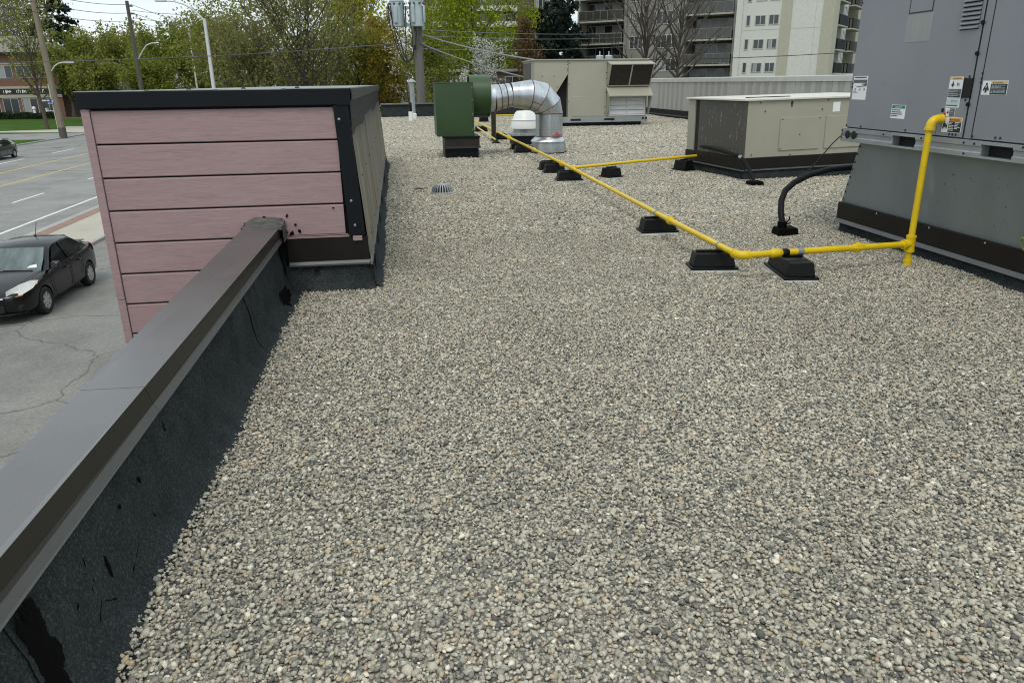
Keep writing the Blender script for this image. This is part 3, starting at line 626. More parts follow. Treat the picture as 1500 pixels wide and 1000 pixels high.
# inspection hatch, faded patch, louvre, handle recess
b = MB()
for (y0, y1, z0, z1) in ((6.385, 6.70, 2.155, 2.163), (6.385, 6.393, 2.16, 2.42), (6.692, 6.70, 2.16, 2.42), (6.385, 6.70, 2.415, 2.423)): b.box(P0 - .004, P0 + .001, y0, y1, z0, z1)
part('hatch_gasket', b, 'blackprint', ru)
part('hatch', MB().box(P0 - .003, P0 + .001, 6.395, 6.69, 2.165, 2.413), 'rtu', ru)
part('faded_patch', MB().box(P0 - .0015, P0 + .001, 6.365, 6.71, 1.915, 2.150), 'rtu_light', ru, label='pale square where a notice was removed')
for k in range(15):
    z = 1.985 + .034 * k
    part('louver_slat', MB().prism([(P0 + .001, z), (P0 - .016, z - .004), (P0 - .018, z + .002), (P0 + .001, z + .026)], 'y', 5.80, 6.005), 'rtu', ru)
part('louver_back', MB().box(P0 - .002, P0 + .001, 5.80, 6.005, 1.975, 2.49), 'black', ru)
part('handle_recess', MB().box(P0 - .004, P0 + .001, 5.755, 5.845, 1.450, 1.603), 'black', ru, .002)
part('handle_frame', MB().box(P0 - .006, P0 + .001, 5.748, 5.756, 1.445, 1.608).box(P0 - .006, P0 + .001, 5.845, 5.851, 1.445, 1.608), 'fascia', ru)
part('pipe_plate', MB().lathe([(.045, -.003), (.045, .001)], (P0, 6.055, 1.335), 16, 'x'), 'rtu', ru)
part('pipe_hole', MB().lathe([(.018, -.006), (.018, .001)], (P0, 6.045, 1.345), 12, 'x'), 'black', ru)
part('cover_strip', MB().box(P0 - .003, P0 + .001, 6.03, 6.085, 1.137, 1.30), 'rtu', ru)
part('dark_seam', MB().box(P0 - .0015, P0 + .001, 6.086, 6.091, 1.137, 1.30).box(X - .011, X + .001, 5.7525, 5.7645, 1.135, 2.94).box(X - .010, X + .001, 5.6565, 5.6675, 1.135, 2.94).box(X - .004, X + .002, 2.96, 7.46, 1.1275, 1.1345), 'black', ru)
for (y, z) in ((5.756, 2.02), (5.757, 1.79), (5.757, 1.40)): part('latch', MB().lathe([(.016, -.016), (.018, -.004), (.012, .002)], (P0, y, z), 10, 'x'), 'blackplastic', ru)
for (y, z) in ((5.662, 1.64), (5.662, 1.60), (5.662, 1.57), (7.44, 1.56), (7.44, 1.53), (7.455, 2.32), (7.455, 1.15), (7.2, 1.15), (6.5, 1.155), (5.92, 1.155), (5.88, 1.155), (5.84, 1.155), (5.65, 1.155), (5.40, 1.16), (5.35, 1.16), (5.80, 1.615), (5.80, 1.435)):
    screw(ru, P0 - .001, y, z, '-x', 'darkscrew', 1.3, me=sc_d)
# stickers: thin printed plates
def sticker(yl, zt, w_, h_, layout, name='sticker', base='whiteprint', label=None):
    """layout: (u0,u1,v0,v1,mat,layer) in 0..1 from the top-left as read"""
    o = part(name, MB().box(P0 - .0014, P0 + .0005, yl - w_, yl, zt - h_, zt), base, ru, label=label)
    mats = {}
    for (u0, u1, v0, v1, m_, ly) in layout:
        mats.setdefault(m_, MB()).box(P0 - .0014 - .0009 * ly, P0 - .001, yl - w_ * u1, yl - w_ * u0, zt - h_ * v1, zt - h_ * v0)
    for m_, b in mats.items():
        q = link('print', b.mesh('print', wmat(ru).inverted()), m_, o)
    return o
def lettering(st, txt, yl, zb, size, mat):
    b = text_mb(txt, size); b.v = [(P0 - .0046, yl - x, zb + y) for x, y, z in b.v]; link('lettering', b.mesh('lettering', wmat(ru).inverted()), mat, st)
def poly(st, pts, mat, ly=3):
    """flat printed shape, points (y, z)"""
    b = MB().prism([(y, z) for y, z in pts], 'x', P0 - .0014 - .0009 * ly, P0 - .001); link('pictogram', b.mesh('pictogram', wmat(ru).inverted()), mat, st)
def lines(u0, u1, v0, v1, n, mat, ly=2, seed=0, gap=.5):
    rs = random.Random(seed); L = []
    for k in range(n):
        a = v0 + (v1 - v0) * k / n; u = u0
        end = u1 - (u1 - u0) * (.5 * rs.random() if rs.random() < .35 else .06 * rs.random())
        while u < end - .02:
            w_ = min(end - u, .05 + .09 * rs.random()); L.append((u, u + w_, a, a + (v1 - v0) / n * gap, mat, ly)); u += w_ + .02
    return L
s = sticker(6.748, 1.373, .205, .122, [(.03, .97, .03, .26, 'greenprint', 1)] + lines(.05, .85, .34, .92, 4, 'blackprint', 1, 3), label='small green headed notice sticker')
lettering(s, 'NOTICE', 6.748 - .058, 1.373 - .029, .026, 'whiteprint')
s = sticker(7.425, 1.632, .235, .225, lines(.06, .94, .03, .10, 1, 'blackprint', 1, 5, .8) + [(.02, .98, .15, .29, 'greyprint', 1)] + lines(.06, .4, .64, .74, 3, 'greyprint', 1, 8), label='pale instruction sticker with grey header at the far end')
y, z = 7.425, 1.632
poly(s, [(y - .13, z - .075), (y - .232, z - .067), (y - .232, z - .09)], 'greyprint'); poly(s, [(y - .03, z - .092), (y - .11, z - .096), (y - .22, z - .085), (y - .22, z - .094), (y - .10, z - .103)], 'greyprint')
for cy_ in (.04, .12, .195):
    a = .016
    poly(s, [(y - cy_ + a, z - .125), (y - cy_, z - .112), (y - cy_ - a, z - .125), (y - cy_, z - .140)], 'greyprint'); poly(s, [(y - cy_ + a * .6, z - .125), (y - cy_, z - .117), (y - cy_ - a * .6, z - .125), (y - cy_, z - .134)], 'whiteprint', 4)
def figure(s, cy_, cz, k, mat='blackprint'):
    poly(s, [(cy_ + k * .18 * math.cos(a), cz + k * .62 + k * .2 * math.sin(a)) for a in [2 * PI * i / 10 for i in range(10)]], mat)
    poly(s, [(cy_ + .28 * k, cz + .4 * k), (cy_ - .28 * k, cz + .4 * k), (cy_ - .62 * k, cz - .25 * k), (cy_ - .42 * k, cz - .35 * k), (cy_ - .2 * k, cz + .02 * k), (cy_ - .16 * k, cz - .6 * k), (cy_ + .16 * k, cz - .6 * k), (cy_ + .2 * k, cz + .02 * k), (cy_ + .42 * k, cz - .35 * k), (cy_ + .62 * k, cz - .25 * k)], mat)
    poly(s, [(cy_ + .12 * k, cz + .36 * k), (cy_ - .12 * k, cz + .36 * k), (cy_, cz + .02 * k)], 'whiteprint', 4)
yl, zt = 6.022, 1.616
s = sticker(yl, zt, .158, .245, [(0.02, .98, .005, .095, 'tanprint', 1), (.02, .98, .395, .675, 'greyprint', 1), (.1, .98, .685, .72, 'paleprint', 1), (.02, .98, .735, .90, 'paleprint', 1), (.02, .9, .915, .96, 'greyprint', 1), (.45, .85, .50, .53, 'blackprint', 2), (.5, .9, .62, .66, 'blackprint', 2)] + lines(.06, .8, .43, .66, 4, 'paleprint', 2, 11, .22) + lines(.35, .85, .77, .86, 2, 'greyprint', 2, 12, .3), label='tall warning sticker with a tan header beside the handle')
lettering(s, 'WARNING', yl - .058, zt - .0205, .016, 'blackprint'); poly(s, [(yl - .040, zt - .021), (yl - .054, zt - .021), (yl - .047, zt - .008)], 'blackprint')
figure(s, yl - .045, zt - .062, .030); 
for d in (0, .016): poly(s, [(yl - .095 - d, zt - .045), (yl - .108 - d, zt - .06), (yl - .100 - d, zt - .06), (yl - .112 - d, zt - .078), (yl - .090 - d, zt - .057), (yl - .098 - d, zt - .057)], 'greyprint')
s = sticker(6.034, 1.366, .135, .068, [(.52, .98, .04, .96, 'greyprint', 1)] + lines(.56, .9, .2, .8, 3, 'paleprint', 2, 14, .2), label='small sticker with red triangle')
poly(s, [(6.034 - .008, 1.366 - .058), (6.034 - .034, 1.366 - .058), (6.034 - .021, 1.366 - .022)], 'redprint'); figure(s, 6.034 - .052, 1.366 - .034, .022)
yl, zt = 6.026, 1.372 - .078
s = sticker(6.026, 1.2925, .232, .125, [(.34, .98, .03, .24, 'orangeprint', 1), (.34, .98, .26, .97, 'blackprint', 1)] + lines(.37, .62, .31, .92, 6, 'whiteprint', 2, 21, .42) + lines(.66, .94, .31, .80, 5, 'whiteprint', 2, 22, .42), label='wide orange headed warning sticker above the gas pipe')
lettering(s, 'WARNING', 6.026 - .105, 1.2925 - .027, .021, 'blackprint'); poly(s, [(6.026 - .083, 1.2925 - .027), (6.026 - .102, 1.2925 - .027), (6.026 - .0925, 1.2925 - .009)], 'blackprint')
c0, c1 = 6.026 - .038, 1.2925 - .066
poly(s, [(c0 + .028, c1 - .035), (c0 + .022, c1 + .018), (c0 + .014, c1 - .004), (c0 + .010, c1 + .042), (c0, c1 + .004), (c0 - .010, c1 + .020), (c0 - .016, c1 - .006), (c0 - .028, c1 + .014), (c0 - .024, c1 - .03), (c0 - .008, c1 - .012), (c0 + .008, c1 - .018)], 'blackprint')
s = sticker(5.640, 1.583, .262, .106, [(.34, .985, .03, .22, 'tanprint', 1), (.34, .985, .24, .97, 'blackprint', 1)] + lines(.38, .95, .31, .92, 7, 'paleprint', 2, 31, .33), label='wide tan headed warning sticker on the near panel')
lettering(s, 'WARNING', 5.640 - .128, 1.583 - .0215, .018, 'blackprint'); poly(s, [(5.640 - .108, 1.583 - .021), (5.640 - .124, 1.583 - .021), (5.640 - .116, 1.583 - .007)], 'blackprint')
figure(s, 5.640 - .045, 1.583 - .058, .052)
# galvanised skid with fork pockets
sk = [(X - .022, .990), (X - .022, 1.030), (X - .012, 1.037), (X - .012, 1.075), (X - .022, 1.082), (X - .022, 1.1245), (X + .10, 1.1245), (X + .10, .990)]
pk = [(5.195, 5.525), (6.335, 6.665)]
ys_ = [2.93, 3.6, 3.93] + [5.195, 5.525, 6.335, 6.665, 7.525]
b = MB(); b.prism(sk, 'y', 2.93, 5.195).prism(sk, 'y', 5.525, 6.335).prism(sk, 'y', 6.665, 7.525)
for y0, y1 in pk: b.box(X - .022, X + .10, y0, y1, .990, 1.006).box(X - .022, X + .10, y0, y1, 1.098, 1.1245)
part('skid_rail', b, 'skid', ru, .002)
for y0, y1 in pk: part('fork_pocket', MB().box(X + .06, X + .30, y0 - .002, y1 + .002, 1.0065, 1.0975), 'black', ru)
for y in (7.40, 7.29): part('lifting_hole', MB().lathe([(.042, -.003), (.042, .001)], (X - .0215, y, 1.060), 16, 'x'), 'black', ru)
for y, z in ((7.50, 1.10), (7.50, 1.03), (7.50, 1.06), (6.80, 1.10), (6.25, 1.10), (5.72, 1.10), (5.60, 1.10), (5.1, 1.11), (5.70, 1.015)): screw(ru, X - .023, y, z, '-x', 'darkscrew', 1.3, me=sc_d)
part('end_rail', MB().box(X + .10, XB, 7.47, 7.50, .995, 1.12), 'skid', ru)
# flared adapter curb
b = MB().hexa([(4.862, 2.62, .311), (6.8, 2.62, .311), (6.8, 7.705, .311), (4.862, 7.705, .311), (4.742, 3.02, .989), (6.88, 3.02, .989), (6.88, 7.318, .989), (4.742, 7.318, .989)])
part('adapter_curb', b, 'adapter', ru)
for k in range(8):
    t = .06 + k * .125; screw(ru, 4.862 - .12 * t - .001, 7.705 - .387 * t - .02, .311 + .678 * t, '-x', 'darkscrew', 1.5, me=sc_d)
b = MB(); rs_ = random.Random(4)
for k in range(30):
    z = .42 + .42 * rs_.random(); y = 5.25 + (.95 - .5 * abs(z - .6)) * rs_.random(); x = 4.862 - .12 * (z - .311) / .678; q = .002 + .004 * rs_.random()
    b.add([(x - .0015, y + q * math.cos(a), z + q * 1.2 * math.sin(a)) for a in [2 * PI * i / 6 for i in range(6)]], [(0, 1, 2, 3, 4, 5)])
part('paint_chips', b, 'black', ru, kind='stuff')
part('base_band', MB().box(4.83, 6.85, 2.55, 7.712, .136, .315), 'brownband', ru, .003)
part('drip_edge', MB().prism([(4.812, .097), (4.829, .1355), (4.86, .1355), (4.86, .097)], 'y', 2.53, 7.722), 'drip', ru)
part('far_drip_edge', MB().box(4.86, 6.86, 7.70, 7.73, .098, .1345), 'drip', ru)
rows = [[(xx + .012 * fb(y * 2 + z * 7), y, z) for xx, z in ((4.862, .10), (4.858, .05), (4.85, .015), (4.80, -.015))] for y in [2.5 + .11 * i for i in range(48)]]
part('membrane_upstand', MB().grid(rows), 'membrane', ru)
part('membrane_end', MB().prism([(7.65, -.05), (7.69, .1), (7.6, .1), (7.6, -.05)], 'x', 4.86, 6.8), 'membrane', ru)
for y, z in ((7.0, .2945), (6.2, .2945), (5.5, .2945)): screw(ru, 4.829, y, z, '-x', 'screw', 1.2)
o = solo('weed_stem', MB().tube([(4.835, 5.10, .318), (4.812, 5.115, .36), (4.80, 5.118, .395), (4.79, 5.09, .418), (4.785, 5.05, .416)], [.008, .008, .009, .010, .006], 6), 'lime_stem', 'short bent green weed stem growing from the right unit curb', 'weed', origin=(4.83, 5.1, .316))

# ------------------------------------------------------------------ beige packaged unit in the middle distance
mu = thing('packaged_unit', 'low beige packaged rooftop unit with dark condenser coil end', 'rooftop unit', (5.76, 12.14, 0), rz=rad(6.5))
mu.rotation_euler = (0, rad(-.7), rad(6.5))
L_, D_ = 3.1, 2.02
part('membrane_upstand', MB().prism([(-.03, -.08), (0.0, .10), (0, .14), (L_, .14), (L_, -.08)], 'y', .0, D_ + .02).prism([(-.04, -.08), (.0, .14), (D_, .14), (D_ + .04, -.08)], 'x', 0, L_), 'membrane', mu, local=True)
part('drip_edge', MB().box(-.035, L_ + .03, -.035, D_ + .03, .138, .160), 'drip', mu, local=True)
part('base_band', MB().box(-.018, L_ + .015, -.018, D_ + .015, .158, .352), 'brownband', mu, .003, local=True)
part('cabinet', MB().box(.03, L_, .008, D_, .35, 1.27), 'beige', mu, .004, local=True)
part('condenser_coil', MB().box(.004, .031, .02, 1.60, .36, 1.262), 'coil', mu, local=True)
part('coil_gap', MB().box(.012, .0312, 1.60, 1.74, .36, 1.262), 'black', mu, local=True)
part('corner_post', MB().box(-.002, .05, 1.76, D_ + .002, .352, 1.268), 'beige', mu, .003, local=True)
part('lid', MB().box(-.045, L_ + .04, -.03, D_ + .04, 1.272, 1.305), 'beige_lid', mu, .006, local=True)
for x0, x1 in ((.66, 1.44), (1.55, 2.42)): part('access_panel', MB().box(x0, x1, -.008, .009, .45, .985), 'beige', mu, .004, local=True)
for x, z in ((.69, .96), (1.41, .96), (.69, .475), (1.05, .70), (.35, 1.10), (1.45, 1.10), (.25, 1.24), (.85, 1.245), (1.55, 1.245), (.15, .40), (.9, .375), (1.58, .96)):
    o = link('screw', sc_d, 'darkscrew', mu); o.location = (x, -.001 if not (.66 < x < 1.44 and .45 < z < .985) else -.0085, z); o.rotation_euler = (PI / 2, 0, 0); o.scale = (1.4,) * 3
part('maker_mark', MB().box(.83, .875, .004, .0085, 1.19, 1.235).box(.84, .865, .004, .0085, 1.155, 1.185), 'blackprint', mu, local=True, label='small black emblem near the top edge')
part('sticker', MB().box(1.66, 1.80, .004, .0085, 1.05, 1.21), 'whiteprint', mu, local=True, label='plain white sticker')
part('lid_strip', MB().box(.3, 1.15, .5, .56, 1.3055, 1.318), 'fascia', mu, local=True)

# ------------------------------------------------------------------ far beige unit with intake hoods
fu = thing('hooded_unit', 'large beige rooftop unit with two intake hoods at the back of the roof', 'rooftop unit', (7.3, 28.5, 0))
Y0 = 28.5
part('curb', MB().box(5.35, 9.25, Y0 + .06, Y0 + 2.5, -.06, .15), 'fascia', fu)
part('skid_rail', MB().box(5.12, 9.47, Y0 - .02, Y0 + .06, .14, .335).box(5.10, 5.16, Y0 + .06, Y0 + 2.6, .14, .335), 'skid', fu, .004)
for x0, x1 in ((6.47, 6.87), (7.78, 8.18)): part('fork_pocket', MB().box(x0, x1, Y0 - .022, Y0 + .03, .20, .275), 'black', fu)
for x in (9.30, 9.42): part('lifting_hole', MB().lathe([(.045, -.004), (.045, .001)], (x, Y0 - .021, .255), 12, 'y'), 'black', fu)
part('cabinet', MB().box(6.37, 9.42, Y0, Y0 + 2.6, .335, 2.34).box(5.10, 6.37, Y0 + .7, Y0 + 2.6, .335, 2.34), 'beige', fu, .004)
part('condenser_hood', MB().prism([(5.10, 2.34), (6.37, 2.34), (6.37, 1.89), (5.60, .72), (5.10, .72)], 'y', Y0, Y0 + .03), 'beige', fu, .003)
part('hood_void', MB().box(5.12, 6.369, Y0 + .25, Y0 + .7, .336, 2.30), 'black', fu)
part('hood_end', MB().prism([(Y0 + .031, 2.33), (Y0 + .7, 2.33), (Y0 + .7, .4), (Y0 + .031, .74)], 'x', 5.10, 5.12), 'beige', fu)
part('side_coil', MB().box(5.085, 5.10, Y0 + .75, Y0 + 2.5, .5, 2.28), 'coil', fu)
part('lid', MB().box(5.05, 9.46, Y0 - .05, Y0 + 2.66, 2.342, 2.385), 'beige', fu, .008)
part('access_panel', MB().box(6.53, 7.78, Y0 - .012, Y0 + .002, .365, 1.075), 'beige', fu, .004)
part('access_panel', MB().box(5.345, 5.87, Y0 - .010, Y0 + .002, 1.35, 1.90), 'beige', fu, .004)
part('panel_seam', MB().box(6.366, 6.374, Y0 - .003, Y0 + .002, 1.89, 2.34).box(7.84, 7.85, Y0 - .003, Y0 + .002, .34, 2.34), 'blackprint', fu)
# upper hood: side cheeks, sloping filter face, top plate
cheek = [(Y0, 2.30), (Y0 - .50, 2.20), (Y0 - .08, 1.42), (Y0, 1.42)]
part('hood_cheek', MB().prism(cheek, 'x', 7.86, 7.89), 'beige', fu); part('hood_cheek', MB().prism(cheek, 'x', 9.47, 9.50), 'beige', fu)
part('hood_top', MB().prism([(Y0 + .01, 2.305), (Y0 - .54, 2.20), (Y0 - .54, 2.165), (Y0 - .50, 2.165), (Y0 + .01, 2.27)], 'x', 7.83, 9.53), 'beige', fu, .003)
for x0, x1 in ((7.91, 8.655), (8.705, 9.45)): part('hood_filter', MB().prism([(Y0 - .47, 2.15), (Y0 - .09, 1.45), (Y0 - .05, 1.45), (Y0 - .43, 2.17)], 'x', x0, x1), 'filter', fu)
part('hood_mullion', MB().prism([(Y0 - .485, 2.15), (Y0 - .10, 1.44), (Y0 - .05, 1.44), (Y0 - .43, 2.17)], 'x', 8.655, 8.705).prism([(Y0 - .11, 1.455), (Y0 - .09, 1.415), (Y0, 1.415), (Y0, 1.455)], 'x', 7.86, 9.50), 'beige', fu)
# lower hood: awning over white louvres
part('lower_awning', MB().prism([(Y0, 1.405), (Y0 - .42, 1.10), (Y0 - .42, 1.06), (Y0 - .40, 1.06), (Y0, 1.37)], 'x', 7.83, 9.53), 'beige', fu, .003)
ck2 = [(Y0, 1.37), (Y0 - .40, 1.07), (Y0 - .08, .36), (Y0, .36)]
part('lower_cheek', MB().prism(ck2, 'x', 7.86, 7.89), 'beige', fu); part('lower_cheek', MB().prism(ck2, 'x', 9.47, 9.50), 'beige', fu)
part('louver_frame', MB().box(7.94, 9.36, Y0 - .03, Y0 + .001, .36, .405).box(7.94, 7.99, Y0 - .03, Y0 + .001, .405, 1.08).box(9.30, 9.36, Y0 - .03, Y0 + .001, .405, 1.08).box(8.63, 8.66, Y0 - .035, Y0 + .001, .405, 1.08), 'louver', fu)
for c0_, c1_ in ((8.0, 8.625), (8.665, 9.295)):
    for k in range(4):
        z = .41 + .165 * k; part('louver_slat', MB().prism([(Y0 - .004, z + .155), (Y0 - .045, z + .01), (Y0 - .038, z), (Y0 + .001, z + .13)], 'x', c0_, c1_), 'louver', fu)
for x, z in ((6.33, 2.28), (6.33, 2.2), (6.33, 2.05), (6.33, 1.98), (6.42, 2.23), (7.82, 1.9), (7.82, 1.7), (7.82, 1.2), (7.9, 1.0), (6.40, 1.5), (6.4, .9), (7.80, .7), (7.80, .45), (5.95, 1.42), (5.83, 1.8), (5.39, 1.8)):
    screw(fu, x, Y0 - .001 if x > 6.0 else Y0 - .011, z, '-y', 'darkscrew', 2.2, me=sc_d)

# ------------------------------------------------------------------ green fan, its duct
gf = thing('exhaust_fan', 'dark green boxed exhaust fan standing on a low black curb', 'exhaust fan', (1.45, 17.8, 0))
part('curb', MB().box(1.04, 1.80, 17.31, 18.2, -.05, .215), 'fascia', gf, .004)
part('curb_cap', MB().box(1.04, 1.825, 17.27, 18.24, .216, .44), 'coping_side', gf, .004); part('curb_drip', MB().prism([(17.235, .215), (17.27, .262), (17.28, .262), (17.28, .215)], 'x', 1.02, 1.845), 'fascia', gf)
part('curb_top', MB().box(1.0, 1.84, 17.25, 18.26, .44, .475), 'fascia', gf, .004)
b = MB(); x0, x1, z0, z1 = .872, 1.70, .476, 1.615; yb = 17.30
b.box(x0, x1, yb, 18.35, z0, z1)
part('housing', b, 'green', gf, .006)
b = MB(); cxm, czm = (x0 + x1) / 2, 1.20
v_ = [(x0 + .01, yb - .001, z0 + .01), (x1 - .01, yb - .001, z0 + .01), (x1 - .01, yb - .001, z1 - .01), (x0 + .01, yb - .001, z1 - .01), (cxm, yb - .05, czm)]
b.add(v_, [(0, 1, 4), (1, 2, 4), (2, 3, 4), (3, 0, 4)]); part('cross_broken_panel', b, 'green', gf)
part('top_seam', MB().box(x0 - .008, x1 + .008, yb - .012, 18.36, z1 - .004, z1 + .012), 'green', gf, .003)
part('side_trim', MB().box(x1 - .006, x1 + .012, yb - .014, yb + .02, z0, z1), 'green', gf)
for z in (1.52, 1.25, .95, .62): screw(gf, x1 - .016, yb - .004, z, '-y', 'screw', 1.6)
part('lift_pin', MB().tube([(1.24, 17.5, 1.62), (1.24, 17.5, 1.675)], .018, 8), 'galv_dull', gf)
part('inlet_collar', MB().lathe([(.425, 1.66), (.437, 1.672), (.437, 2.125), (.425, 2.137), (.418, 2.137), (.418, 2.10)], (0, 17.85, 1.345), 40, 'x', cap=False).lathe([(.42, 1.69), (.42, 2.09)], (0, 17.85, 1.345), 32, 'x'), 'green', gf)
part('support_leg', MB().box(2.10, 2.135, 17.72, 17.98, .88, .97).box(1.71, 2.12, 17.80, 17.90, .86, .915), 'green', gf)
gd = thing('exhaust_duct', 'shiny galvanised round duct elbow running from the green fan down through the roof', 'duct', (3.57, 18.05, 0))
zc, yc = 1.29, 17.9
def ring(parent, c, d, r0, r1=None, w_=.014, name='sealed_joint', mat='seam'):
    d = Vector(d).normalized(); c = Vector(c); part(name, MB().tube([c - d * w_ / 2, c + d * w_ / 2], [r0, r1 or r0], 32), mat, parent)
part('flange_collar', MB().tube([(2.10, 17.86, 1.275), (2.24, 17.87, 1.275)], [.30, .30], 32), 'galv', gd)
part('reducer', MB().tube([(2.24, 17.87, 1.275), (2.42, 17.89, 1.30), (2.64, 17.91, 1.335)], [.30, .275, .262], 32), 'galv', gd)
# gored elbow: five mitred pieces
pts = [(2.64, 17.91, 1.335), (3.10, 17.97, 1.33), (3.36, 18.0, 1.265), (3.53, 18.04, 1.09), (3.585, 18.07, .90)]
rr = [.262, .338, .36, .345, .325]
def mitre(p0, p1, n0, n1, r0, r1, n=32):
    p0, p1, n0, n1 = Vector(p0), Vector(p1), Vector(n0).normalized(), Vector(n1).normalized(); side = Vector((0, 1, 0)); vs = []
    for p_, nn, r_ in ((p0, n0, r0), (p1, n1, r1)):
        u = side.cross(nn).normalized(); s_ = nn.cross(u).normalized()
        vs += [tuple(p_ + u * r_ * math.cos(2 * PI * k / n) + s_ * r_ * math.sin(2 * PI * k / n)) for k in range(n)]
    return MB().add(vs, [(k, (k + 1) % n, n + (k + 1) % n, n + k) for k in range(n)])
nrm = [(1, .1, 0)]
for i in range(1, 4): nrm.append((Vector(pts[i]) - Vector(pts[i - 1])).normalized() + (Vector(pts[i + 1]) - Vector(pts[i])).normalized())
nrm.append((0, 0, -1))
for i in range(4): part('elbow_gore', mitre(pts[i], pts[i + 1], nrm[i], nrm[i + 1], rr[i], rr[i + 1]), 'galv', gd)
for i in range(0, 5):
    ring(gd, pts[i], nrm[i], rr[i] + .004, w_=.020 if i in (1, 4) else .012)
for x, r_ in ((2.24, .305), (2.38, .286), (2.52, .272)): ring(gd, (x, 17.88, 1.275 + .15 * (x - 2.24)), (1, .1, .12), r_, w_=.012)
part('vertical_duct', MB().tube([(3.585, 18.07, .90), (3.585, 18.07, .37)], .322, 32), 'galv', gd)
ring(gd, (3.585, 18.07, .545), (0, 0, 1), .326, w_=.008, name='duct_joint', mat='galv_dull'); ring(gd, (3.585, 18.07, .385), (0, 0, 1), .327, w_=.012)
part('red_smear', MB().tube([(3.60, 17.745, .41), (3.68, 17.75, .44), (3.78, 17.80, .42), (3.86, 17.86, .43)], [.008, .022, .02, .008], 6).tube([(3.72, 17.745, .46), (3.74, 17.75, .49)], [.012, .01], 6), 'redprint', gd)
part('longitudinal_seam', MB().box(3.565, 3.58, 17.742, 17.75, .38, .89), 'galv_dull', gd)
for a0, a1 in (((3.12, 17.66, 1.18), (3.38, 17.69, 1.10)), ((3.47, 17.76, .96), (3.49, 17.76, 1.02))): part('seam_sealant', MB().tube([a0, a1], .010, 6), 'seam', gd)
b = MB().lathe([(.435, .27), (.425, .30), (.345, .37), (.325, .375)], (3.57, 18.06, 0), 8); part('storm_collar', b, 'galv', gd)
b = MB().lathe([(.44, -.06), (.44, .04), (.40, .285)], (3.57, 18.06, 0), 8); part('curb_boot', b, 'galv_dull', gd)
part('boot_joint', MB().lathe([(.455, -.05), (.45, .03)], (3.57, 18.06, 0), 8), 'membrane', gd)
wv_ = thing('roof_ventilator', 'white hooded roof ventilator behind the galvanised duct', 'ventilator', (3.42, 20.6, 0))
part('curb', MB().box(3.06, 3.80, 20.3, 21.0, -.06, .25), 'fascia', wv_, .004); part('curb_cap', MB().box(3.03, 3.83, 20.27, 21.03, .25, .31), 'galv_dull', wv_, .004)
part('neck', MB().lathe([(.31, .31), (.31, .46)], (3.42, 20.62, 0), 24), 'galv_dull', wv_)
part('hood', MB().lathe([(.40, .43), (.405, .47), (.36, .62), (.352, .66), (.345, .66), (.33, .69), (.27, .83), (.22, .88), (.05, .89)], (3.42, 20.62, 0), 12), 'hood_white', wv_)
part('hood_rib', MB().lathe([(.372, .64), (.378, .655), (.368, .67)], (3.42, 20.62, 0), 12, cap=False), 'hood_white', wv_)

# vents at the back, drain
vp = thing('flue_pipe', 'slim galvanised flue with conical cap near the back parapet', 'flue', (.80, 37.6, 0))
part('pipe', MB().tube([(.80, 37.6, -.05), (.795, 37.6, .5), (.79, 37.6, 1.70)], .115, 16), 'galv_dull', vp)
part('cap', MB().lathe([(.225, 1.66), (.225, 1.69), (.06, 1.80), (.02, 1.83)], (.79, 37.6, 0), 16), 'galv_dull', vp)
part('collar', MB().lathe([(.16, -.05), (.155, .22), (.12, .26)], (.80, 37.6, 0), 16), 'white', vp)
vq = thing('plumbing_vent', 'short white vent pipe with black upper sleeve near the back parapet', 'vent pipe', (.64, 35.4, 0))
part('pipe', MB().tube([(.64, 35.4, -.05), (.64, 35.4, .41)], .105, 16), 'white', vq); part('sleeve', MB().tube([(.64, 35.4, .41), (.64, 35.4, .80)], .06, 12), 'blackplastic', vq)
rd = thing('roof_drain', 'round slotted metal roof drain strainer set in the gravel', 'roof drain', (.632, 11.72, 0))
part('base_ring', MB().lathe([(.185, -.03), (.185, .010), (.165, .022), (.12, .02)], (.632, 11.72, 0), 24), 'galv_dull', rd)
fin = MB().prism([(.075, .128), (.10, .132), (.150, .094), (.178, .0), (.158, .0), (.128, .085), (.075, .115)], 'y', -.0075, .0075).mesh('strainer_bar')
for k in range(24): piece('strainer_bar', fin, 'galv_dull', rd, (0, 0, 0), 2 * PI * k / 24)
part('dome_cap', MB().lathe([(.105, .118), (.105, .134), (.06, .142)], (.632, 11.72, 0), 20), 'galv_dull', rd)
part('bar_core', MB().lathe([(.12, -.01), (.11, .075), (.07, .108)], (.632, 11.72, 0), 16), 'black', rd)

# ------------------------------------------------------------------ yellow gas line
gp = thing('gas_pipe', 'yellow gas pipe run on black blocks across the gravel to the grey unit', 'gas pipe', (2.8, 5.8, 0))
r0 = .0275
E0 = Vector((2.79, 5.80, .213)); TEE = Vector((4.515, 6.0, .197))
d0 = (TEE - E0).normalized(); m1 = Vector((2.80, 7.4, .215)); d1 = (m1 - E0).normalized()
def bend(c, da, db, R=.085, n=7):
    """arc from c+da*R to c+db*R"""
    c, da, db = Vector(c), Vector(da).normalized(), Vector(db).normalized(); out_ = []
    for i in range(n + 1):
        t = i / n; out_.append(c + da * R * (1 - t) ** 2 + db * R * t ** 2)
    return out_
part('riser', MB().tube([(4.515, 6.0, .24), (4.515, 6.0, 1.20)], r0, 16), 'yellow', gp)
part('tee_fitting', MB().tube([(4.515, 6.0, .13), (4.515, 6.0, .265)], r0 + .012, 16).tube([TEE - d0 * .075, TEE], r0 + .011, 16).tube([(4.515, 6.0, .255), (4.515, 6.0, .275)], r0 + .016, 16).tube([(4.515, 6.0, .128), (4.515, 6.0, .146)], r0 + .016, 16).tube([TEE - d0 * .08, TEE - d0 * .06], r0 + .016, 16), 'yellow', gp)
